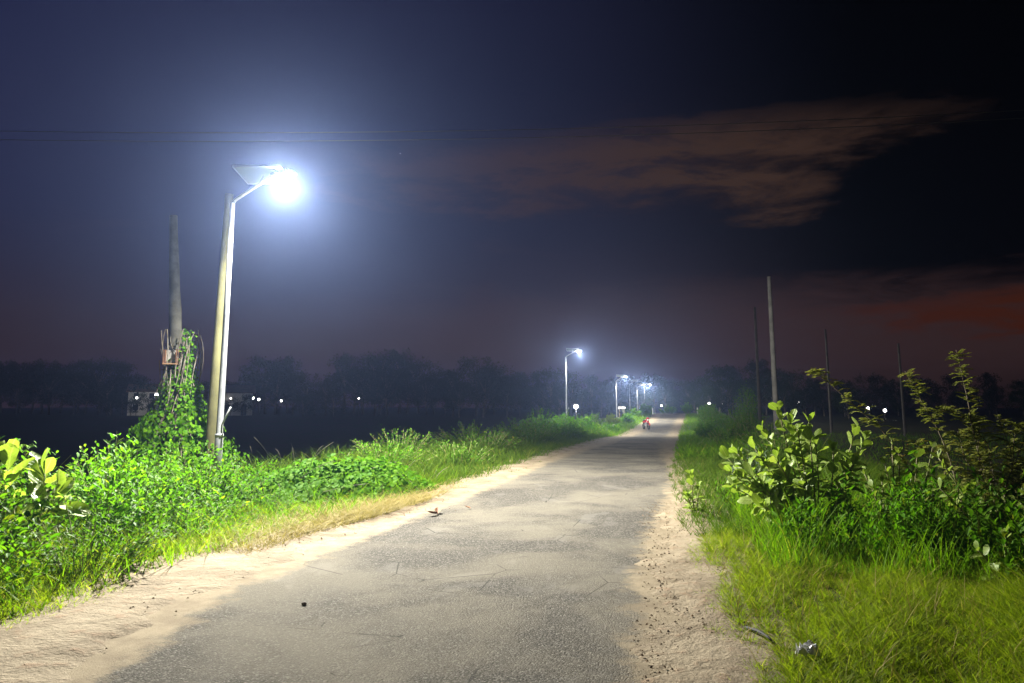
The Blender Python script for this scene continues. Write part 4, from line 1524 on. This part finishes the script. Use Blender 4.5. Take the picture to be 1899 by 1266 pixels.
# ------------------------------------------------------------------ parked motorcycle (length along local y, front towards -y)
mc = thing('motorcycle', 'red motorcycle parked on the left side of the road in the dip', 'motorcycle', (-.38, 69.5, float(gz(-.38, 69.5)) + .008), 0.35)
Rw = rot_y(math.pi / 2)
for yy_, nm in ((-.62, 'front_wheel'), (.62, 'rear_wheel')):
    g = Geo()
    g.torus((0, yy_, .30), .25, .05, Rw)
    wv = g.obj('wheel', M_BLACK, mc, True)
    g = Geo()
    g.torus((0, yy_, .30), .20, .018, Rw, 16, 5)
    for k in range(5):
        a = k * 2 * math.pi / 5
        g.tube([(0, yy_, .30), (0, yy_ + .2 * math.cos(a), .30 + .2 * math.sin(a))], .012, 4)
    g.tube([(-.06, yy_, .3), (.06, yy_, .3)], .035, 8)
    g.obj('rim', M_CHROME, wv)
g = Geo()
for sx in (-.075, .075):
    g.tube([(sx, -.62, .30), (sx, -.46, .66), (sx, -.36, .92)], .022, 8)
g.obj('fork', M_CHROME, mc, True)
g = Geo()
g.tube([(-.36, -.26, 1.02), (-.2, -.36, .98), (0, -.38, .95), (.2, -.36, .98), (.36, -.26, 1.02)], .014, 6)
hb_ = g.obj('handlebar', M_BLACK, mc, True)
for sx in (-1, 1):
    g = Geo()
    g.tube([(sx * .22, -.36, .99), (sx * .27, -.36, 1.16)], .007, 5)
    g.ball((sx * .28, -.36, 1.19), (.06, .02, .04), 8, 6)
    g.obj('mirror', M_BLACK, hb_)
g = Geo()
g.ball((0, -.46, .88), (.11, .09, .12), 12, 8)
g.obj('headlight', M_WHITE, mc, True)
g = Geo()
g.ball((0, -.46, .97), (.15, .08, .12), 12, 8)
g.ball((0, -.42, .70), (.13, .09, .18), 12, 8)
g.obj('fairing', M_RED, mc, True)
g = Geo()
for k in range(7):
    a = math.radians(20 + 22 * k)
    g.box((0, -.62 + .325 * math.cos(a), .30 + .325 * math.sin(a)), (.11, .13, .012), rot_x(a + math.pi / 2))
g.obj('mudguard', M_RED, mc)
g = Geo()
g.ball((0, -.10, .78), (.14, .28, .14), 14, 9)
g.obj('fuel_tank', M_RED, mc, True)
g = Geo()
g.box((0, .32, .80), (.24, .66, .10), rot_x(.06), .04)
g.obj('seat', M_BLACK, mc)
g = Geo()
g.ball((0, .50, .66), (.13, .30, .10), 12, 8)
g.obj('tail_panel', M_RED, mc, True)
g = Geo()
g.box((0, -.02, .42), (.24, .36, .30), None, .05)
for k in range(4):
    g.box((0, -.12, .50 + .04 * k), (.28, .2, .012))
g.obj('engine', M_CAST, mc)
g = Geo()
g.tube([(.13, -.15, .38), (.15, .1, .26), (.16, .75, .34)], [.025, .03, .045], 8)
g.obj('exhaust', M_CHROME, mc, True)
g = Geo()
g.tube([(-.10, .05, .28), (-.28, .12, 0.0)], .013, 6)
g.obj('kickstand', M_BLACK, mc)

# ------------------------------------------------------------------ distant village: houses, lamps
def house(label, loc, wx, wy, h, floors, rz=0.0, group=None, lit=False, gable=True):
    o = thing('village_house', label, 'house', loc, rz, group)
    g = Geo()
    g.box((0, 0, h / 2 - .5), (wx, wy, h + 1.0))
    wl = g.obj('wall', M_WALL, o)
    g = Geo()
    if gable:
        a, b, r_ = wx / 2 + .4, wy / 2 + .4, 1.5
        V = [(-a, -b, h), (a, -b, h), (a, b, h), (-a, b, h), (-a, 0, h + r_), (a, 0, h + r_)]
        V += [(x_, y_, z_ + .12) for x_, y_, z_ in V]
        F = [(0, 1, 5), (0, 5, 4), (2, 3, 4), (2, 4, 5), (6, 11, 7), (6, 10, 11), (8, 10, 9), (8, 11, 10), (0, 6, 7), (0, 7, 1), (2, 8, 9), (2, 9, 3), (0, 4, 10), (0, 10, 6), (3, 10, 4), (3, 9, 10), (1, 7, 11), (1, 11, 5), (2, 5, 11), (2, 11, 8), (0, 3, 4), (1, 5, 2)]
        g.add(V, F)
    else:
        g.box((0, 0, h + .1), (wx + .5, wy + .5, .2), None, .03)
        g.box((0, -wy / 2 - .1, h + .5), (wx + .3, .12, .6))
    g.obj('roof', M_ROOF if gable else M_WALL, o)
    nw = max(2, int(wx / 2.4))
    for f in range(floors):
        for k in range(nw):
            cx_ = (k + .5) / nw * wx - wx / 2
            cz_ = 1.5 + f * (h / floors)
            if f == 0 and k == nw // 2:
                g = Geo()
                g.box((cx_, -wy / 2 - .02, 1.05), (1.0, .08, 2.1))
                g.obj('door', M_DOOR, o)
                continue
            g = Geo()
            for sx in (-1, 1):
                g.box((cx_ + sx * .5, -wy / 2 - .03, cz_), (.08, .10, 1.2))
            for sz_ in (-1, 1):
                g.box((cx_, -wy / 2 - .03, cz_ + sz_ * .56), (.92, .10, .08))
            wn = g.obj('window', M_WHITE, o)
            g = Geo()
            g.box((cx_, -wy / 2 - .005, cz_), (.92, .03, 1.04))
            g.obj('pane', M_GLASS, wn)
    return o


GH = 'houses in the village across the dark field'
hx, hy = -96.5, 130
house('pale two storey house lit by lamps across the dark field, left of the vine trunk', (hx, hy, -1.0), 5.4, 5.0, 4.4, 2, .55, GH, True, True)
house('dim house among the trees just right of the nearest lamp pole', (-79.5, 134, -1.0), 6, 5, 4.2, 1, .5, GH)


def yard_lamp(label, x, y, z, big=1.0, light=0.0, group='small distant lamps in the village', bright=False):
    z0 = float(gz(x, y))
    o = thing('yard_lamp', label, 'lamp', (x, y, z0), 0, group)
    hz0 = z - z0
    g = Geo()
    g.tube([(0, .1, -.3), (0, .1, hz0 + .15)], .05, 6)
    g.obj('pole', M_DARKPOLE, o)
    g = Geo()
    g.box((0, 0.02, hz0 + .18 * big), (.3 * big, .3 * big, .06), None, .01)
    g.obj('shade', M_CAST, o)
    g = Geo()
    g.ball((0, 0, hz0), .14 * big, 8, 6)
    g.obj('bulb', M_BULB_B if bright else M_BULB, o, True)
    if light:
        ld = bpy.data.lights.new('yard_light', 'POINT')
        ld.energy = light
        ld.color = (1.0, .95, .85)
        ld.shadow_soft_size = .25 * big
        lo = bpy.data.objects.new('yard_light', ld)
        COL.objects.link(lo)
        lo.parent = o
        lo.location = (0, -.35, hz0 - .2)
    return o


yard_lamp('large bright lamp low over the dark field just right of the second street lamp', -10.5, 108, .85, 2.0, 500, bright=True)
# right half of the picture
yard_lamp('tiny lamp above the shrub at the end of the road', 2.25, 150, .8, 1.2)
yard_lamp('tiny lamp right of the road end, left one of a pair', 10.6, 140, 1.25, 1.6)
yard_lamp('tiny lamp right of the road end, right one of a pair', 12.9, 142, 1.35, 1.6)
yard_lamp('tiny lamp just right of the pale concrete pole', 26.0, 140, 1.45, 1.3)
yard_lamp('small lamp far across the dark field at the right, left one of a close pair', 30.4, 113.5, .65, 1.6)
yard_lamp('small lamp far across the dark field at the right, right one of a close pair', 32.6, 113.5, .35, 1.6)
# left half
yard_lamp('bright lamp at the right corner of the pale two storey house', -91.2, 126, 2.9, 1.6, 160, bright=True)
yard_lamp('lamp at the left corner of the pale two storey house', -94.2, 124.5, 2.3, 1.3, 60)
yard_lamp('lamp just right of the nearest lamp pole across the dark field', -78.6, 130.5, 2.2, 1.0, 12)
yard_lamp('left one of two close lamps under the domed tree', -72.5, 128, 2.25, 1.3)
yard_lamp('right one of two close lamps under the domed tree', -71.4, 128, 2.0, 1.5)
yard_lamp('lone lamp low at the right foot of the domed tree', -66.9, 128, 1.75, 1.3)
yard_lamp('faint lamp in front of the tall wood across the dark field', -53.0, 131, 2.2, 1.0)


# ------------------------------------------------------------------ trees
def make_tree(kind, h, w, nclump, seed):
    """a tree of height h and crown width w standing at the origin"""
    rs = np.random.default_rng(seed)
    root = thing('tree', 'x', 'tree')
    g = Geo()
    tt = np.linspace(0, 1, 7)
    th = h * (.62 if kind != 'palmish' else .9)
    pts = np.stack([np.sin(tt * 2) * .03 * h, np.cos(tt * 3) * .02 * h, -.5 + (th + .5) * tt], 1)
    g.tube(pts, np.interp(tt, [0, 1], [.035 * h ** .8, .008 * h]) + .03, 7)
    cl = []
    for k in range(nclump):
        a = rs.uniform(0, 6.28)
        e_ = rs.uniform(-.75, 1)
        k_ = rs.random() ** .45
        rr_ = math.sqrt(max(0.03, 1 - e_ * e_ * .85)) * k_
        cz_ = h * .60 + e_ * h * .36 * (0.5 + .5 * k_)
        if kind == 'wide':
            cz_ = h * .56 + e_ * h * .36
        cl.append(np.array((w / 2 * .86 * rr_ * math.cos(a), w / 2 * .86 * rr_ * math.sin(a), cz_)))
    for c_ in cl[::3]:
        i = min(6, max(1, int((c_[2] * .6) / th * 6)))
        g.tube(curve_pts(pts[i], c_, np.array((0, 0, .05 * h)), 5), np.linspace(.05, .015, 5) * h / 8, 4, cap=False)
    g.obj('trunk', M_FARBARK, root, True)
    P, D, S = [], [], []
    for c_ in cl:
        m_ = rs.integers(45, 80)
        rad = w * rs.uniform(.07, .14)
        q = rs.normal(0, 1, (m_, 3))
        q = q / np.linalg.norm(q, axis=1)[:, None] * (rs.random((m_, 1)) ** .5)
        P.append(c_ + q * rad * [1, 1, .8])
        D.append(q + rs.normal(0, .5, (m_, 3)) + [0, 0, -.25])
        S.append(rs.uniform(.22, .50, m_) * (h / 11) ** .5)
    P, D, S = map(np.concatenate, (P, D, S))
    g = Geo()
    g.inst(T_diamond(.55, .1), frames(D, rs.normal(0, .6, (len(P), 3)) + [0, 0, 1]), P, S)
    g.obj('crown', M_TREE, root)
    return root


protos = [make_tree('round', 11, 9, 55, 1), make_tree('wide', 10, 12, 65, 2), make_tree('round', 12, 7, 45, 3), make_tree('wide', 9, 9, 40, 4), make_tree('round', 13, 8.5, 60, 5), make_tree('wide', 7, 9, 45, 6)]
PH = [11.0, 10.0, 12.0, 9.0, 13.0, 7.0]
used = [False] * 6


def place_tree(i, x, y, h, label, group):
    z = float(gz(x, y)) - .1
    s_ = h / (PH[i] * .96)
    rz = rng.uniform(0, 6.28)
    if not used[i]:
        o = protos[i]
        used[i] = True
        o.location = (x, y, z)
        o.rotation_euler = (0, 0, rz)
        o.scale = (s_,) * 3
        o['label'] = label
    else:
        o = dup(protos[i], (x, y, z), rz, label, s_)
    o['group'] = group
    return o


GT1, GT2, GT3 = 'dark trees of the wood across the dark field', 'dark trees beyond the end of the road', 'dark trees along the far side of the right field'
TREES = [
    (0, -161.1, 151.8, 11.9, 1, None),
    (5, -148.0, 141.6, 8.5, 1, 'low'),
    (3, -142.0, 138.3, 11.5, 1, None),
    (1, -133.6, 131.9, 6.9, 1, 'low'),
    (4, -145.7, 146.9, 11.5, 1, None),
    (1, -132.5, 137.4, 6.7, 1, 'low'),
    (0, -146.7, 153.0, 12.9, 1, None),
    (1, -134.1, 143.1, 9.4, 1, 'low'),
    (2, -132.4, 143.8, 13.0, 1, 'tallest tree of the dark wood at the far left'),
    (1, -118.6, 130.7, 8.5, 1, 'low'),
    (2, -136.3, 153.8, 12.3, 1, None),
    (1, -121.3, 140.7, 8.9, 1, 'low'),
    (4, -127.5, 148.6, 11.7, 1, None),
    (1, -116.4, 138.6, 8.2, 1, 'low'),
    (1, -111.9, 136.4, 11.1, 1, None),
    (5, -103.1, 127.9, 7.1, 1, 'low'),
    (1, -111.8, 140.4, 10.9, 1, None),
    (5, -103.4, 132.5, 6.6, 1, 'low'),
    (1, -109.1, 142.2, 8.3, 1, None),
    (5, -101.5, 134.3, 4.0, 1, 'low'),
    (5, -95.2, 128.7, 6.4, 1, None),
    (5, -85.7, 119.8, 3.4, 1, 'low'),
    (1, -110.3, 156.0, 6.3, 1, None),
    (5, -101.7, 148.0, 3.2, 1, 'low'),
    (3, -99.4, 147.9, 6.4, 1, None),
    (1, -91.6, 140.1, 3.6, 1, 'low'),
    (5, -93.7, 148.2, 6.9, 1, None),
    (5, -85.2, 139.1, 3.9, 1, 'low'),
    (0, -83.5, 138.5, 7.4, 1, None),
    (5, -75.5, 129.5, 3.9, 1, 'low'),
    (4, -90.1, 156.1, 9.3, 1, None),
    (5, -80.4, 144.3, 6.0, 1, 'low'),
    (0, -81.7, 148.8, 13.0, 1, 'domed tree standing highest left of centre across the water'),
    (5, -74.3, 139.6, 9.1, 1, 'low'),
    (4, -80.6, 156.7, 12.6, 1, None),
    (1, -74.5, 147.5, 8.7, 1, 'low'),
    (3, -70.8, 146.2, 8.5, 1, None),
    (5, -62.5, 132.8, 4.1, 1, 'low'),
    (4, -60.0, 132.0, 6.9, 1, None),
    (5, -55.0, 124.7, 4.4, 1, 'low'),
    (4, -65.6, 153.5, 12.9, 1, None),
    (5, -60.3, 146.3, 9.4, 1, 'low'),
    (3, -56.5, 141.7, 11.5, 1, None),
    (5, -51.2, 134.9, 8.3, 1, 'low'),
    (1, -52.6, 140.3, 12.1, 1, None),
    (1, -48.8, 134.3, 8.9, 1, 'low'),
    (4, -53.7, 155.7, 13.7, 1, 'tall tree with tufted top in the highest part of the far wood'),
    (5, -48.3, 145.9, 9.4, 1, 'low'),
    (1, -48.9, 153.5, 11.4, 1, None),
    (1, -43.1, 141.1, 7.3, 1, 'low'),
    (3, -44.1, 149.6, 9.4, 1, None),
    (5, -38.5, 138.1, 6.5, 1, 'low'),
    (4, -34.1, 127.3, 8.1, 1, None),
    (1, -30.8, 119.5, 5.8, 1, 'low'),
    (3, -31.3, 133.0, 10.8, 1, 'round-topped tree rising alone above the right half of the far wood'),
    (5, -26.8, 119.9, 7.5, 1, 'low'),
    (1, -29.3, 139.3, 9.6, 1, None),
    (5, -24.4, 127.1, 6.4, 1, 'low'),
    (0, -27.3, 148.6, 9.2, 1, None),
    (1, -23.6, 136.0, 5.0, 1, 'low'),
    (2, -22.4, 142.2, 9.1, 1, None),
    (5, -19.4, 131.9, 5.7, 1, 'low'),
    (1, -16.8, 127.6, 8.0, 1, None),
    (1, -14.0, 117.4, 4.6, 1, 'low'),
    (3, -13.0, 126.6, 7.6, 1, None),
    (5, -10.4, 116.7, 4.3, 1, 'low'),
    (4, -11.0, 142.8, 7.6, 1, None),
    (5, -8.5, 132.9, 4.7, 1, 'low'),
    (2, -8.0, 143.7, 7.2, 1, None),
    (5, -5.2, 136.2, 3.6, 1, 'low'),
    (0, -7.1, 188.2, 9.8, 2, None),
    (1, -5.1, 178.7, 6.6, 2, 'low'),
    (0, -2.5, 150.7, 8.1, 2, None),
    (1, -1.2, 137.8, 4.4, 2, 'low'),
    (0, 1.0, 160.0, 9.2, 2, None),
    (1, 3.0, 152.4, 5.6, 2, 'low'),
    (1, 4.9, 172.0, 7.7, 2, None),
    (1, 6.5, 163.8, 3.2, 2, 'low'),
    (1, 7.8, 158.1, 7.1, 2, None),
    (5, 8.6, 150.1, 4.0, 2, 'low'),
    (3, 10.8, 153.7, 7.6, 2, None),
    (5, 11.3, 144.8, 5.1, 2, 'low'),
    (2, 11.4, 127.4, 9.2, 3, 'tall thin-crowned dark tree just right of the road end'),
    (1, 11.9, 118.1, 5.6, 3, 'low'),
    (4, 17.1, 160.6, 9.6, 3, None),
    (1, 18.3, 149.7, 6.7, 3, 'low'),
    (4, 21.7, 159.2, 10.9, 3, 'dense dark tree behind the thin pole right of the road'),
    (1, 21.4, 146.9, 6.9, 3, 'low'),
    (3, 22.5, 145.3, 8.5, 3, None),
    (1, 22.4, 133.2, 5.3, 3, 'low'),
    (1, 25.4, 140.5, 7.7, 3, None),
    (5, 25.6, 131.5, 4.8, 3, 'low'),
    (2, 28.9, 139.9, 7.3, 3, None),
    (1, 28.7, 133.5, 4.7, 3, 'low'),
    (2, 30.5, 127.5, 6.5, 3, None),
    (5, 28.8, 118.0, 4.3, 3, 'low'),
    (1, 43.8, 161.7, 7.8, 3, None),
    (1, 43.5, 152.8, 5.1, 3, 'low'),
    (0, 42.7, 141.4, 6.8, 3, None),
    (5, 41.6, 135.2, 3.3, 3, 'low'),
    (0, 50.8, 152.4, 7.6, 3, None),
    (1, 48.5, 142.5, 3.8, 3, 'low'),
    (1, 60.3, 163.0, 7.7, 3, None),
    (1, 57.5, 152.8, 4.5, 3, 'low'),
    (4, 62.9, 154.6, 7.8, 3, None),
    (5, 60.9, 147.1, 4.7, 3, 'low'),
    (2, 62.1, 140.5, 6.9, 3, None),
    (5, 57.6, 128.1, 4.1, 3, 'low'),
    (3, 61.0, 127.7, 6.9, 3, None),
    (1, 55.5, 114.1, 4.2, 3, 'low'),
    (2, 76.5, 149.2, 7.5, 3, None),
    (5, 71.0, 136.8, 4.7, 3, 'low'),
    (5, -58.0, 119.0, 3.6, 1, 'low'),
]
TREES += [(5, -98.2, 123.0, 3.4, 1, 'low'), (1, -93.0, 121.5, 2.7, 1, 'low'), (3, -90.0, 122.0, 4.2, 1, 'low'), (5, -77.0, 127.0, 3.0, 1, 'low')]
LOOK = ('round-crowned', 'broad-crowned', 'tall narrow', 'wide rounded', 'tall full-crowned', 'low spreading')
PLACE = {1: ((-.69, 'at the far left end of the dark wood'), (-.57, 'in the dark wood behind the vine covered trunk'), (-.45, 'in the wood between lamp pole and tall trees'),
             (-.30, 'in the highest part of the far wood'), (9, 'at the right end of the wood by the second lamp')),
         2: ((.02, 'behind the far street lamps at the end of the road'), (9, 'behind the right side of the road end')),
         3: ((.19, 'in the black row left of the pale concrete pole'), (.33, 'in the black row behind the thin poles'), (9, 'in the black row behind the thorn bush'))}
for i, x, y, h, g_, lb in TREES:
    where = next(t_ for k_, t_ in PLACE[g_] if x / y < k_)
    if lb == 'low' or lb is None:
        lb = ('low ' if lb and not LOOK[i].startswith('low') else 'skyline ' if not lb else '') + LOOK[i] + (' thicket ' if lb else ' tree ') + where
    place_tree(i, x, y, h, lb, {1: GT1, 2: GT2, 3: GT3}[g_])

# ------------------------------------------------------------------ haze
g = Geo()
x0, x1, y0, y1, z0, z1 = -275, 275, -55, 345, -4.2, 16.5
g.box(((x0 + x1) / 2, (y0 + y1) / 2, (z0 + z1) / 2), (x1 - x0, y1 - y0, z1 - z0))
M_HAZE, t = material('haze')
pv = t.n('ShaderNodeVolumePrincipled')
pv.inputs['Color'].default_value = (*HAZE_COLOR, 1)
pv.inputs['Density'].default_value = HAZE_DENSITY
pv.inputs['Anisotropy'].default_value = HAZE_G
t.out(None, pv.outputs[0])
M_HAZE.cycles.homogeneous_volume = True if hasattr(M_HAZE.cycles, 'homogeneous_volume') else None
hz = g.obj('haze', M_HAZE)  # volume added to spread a lens-like glow round the lamps
hz['kind'] = 'stuff'
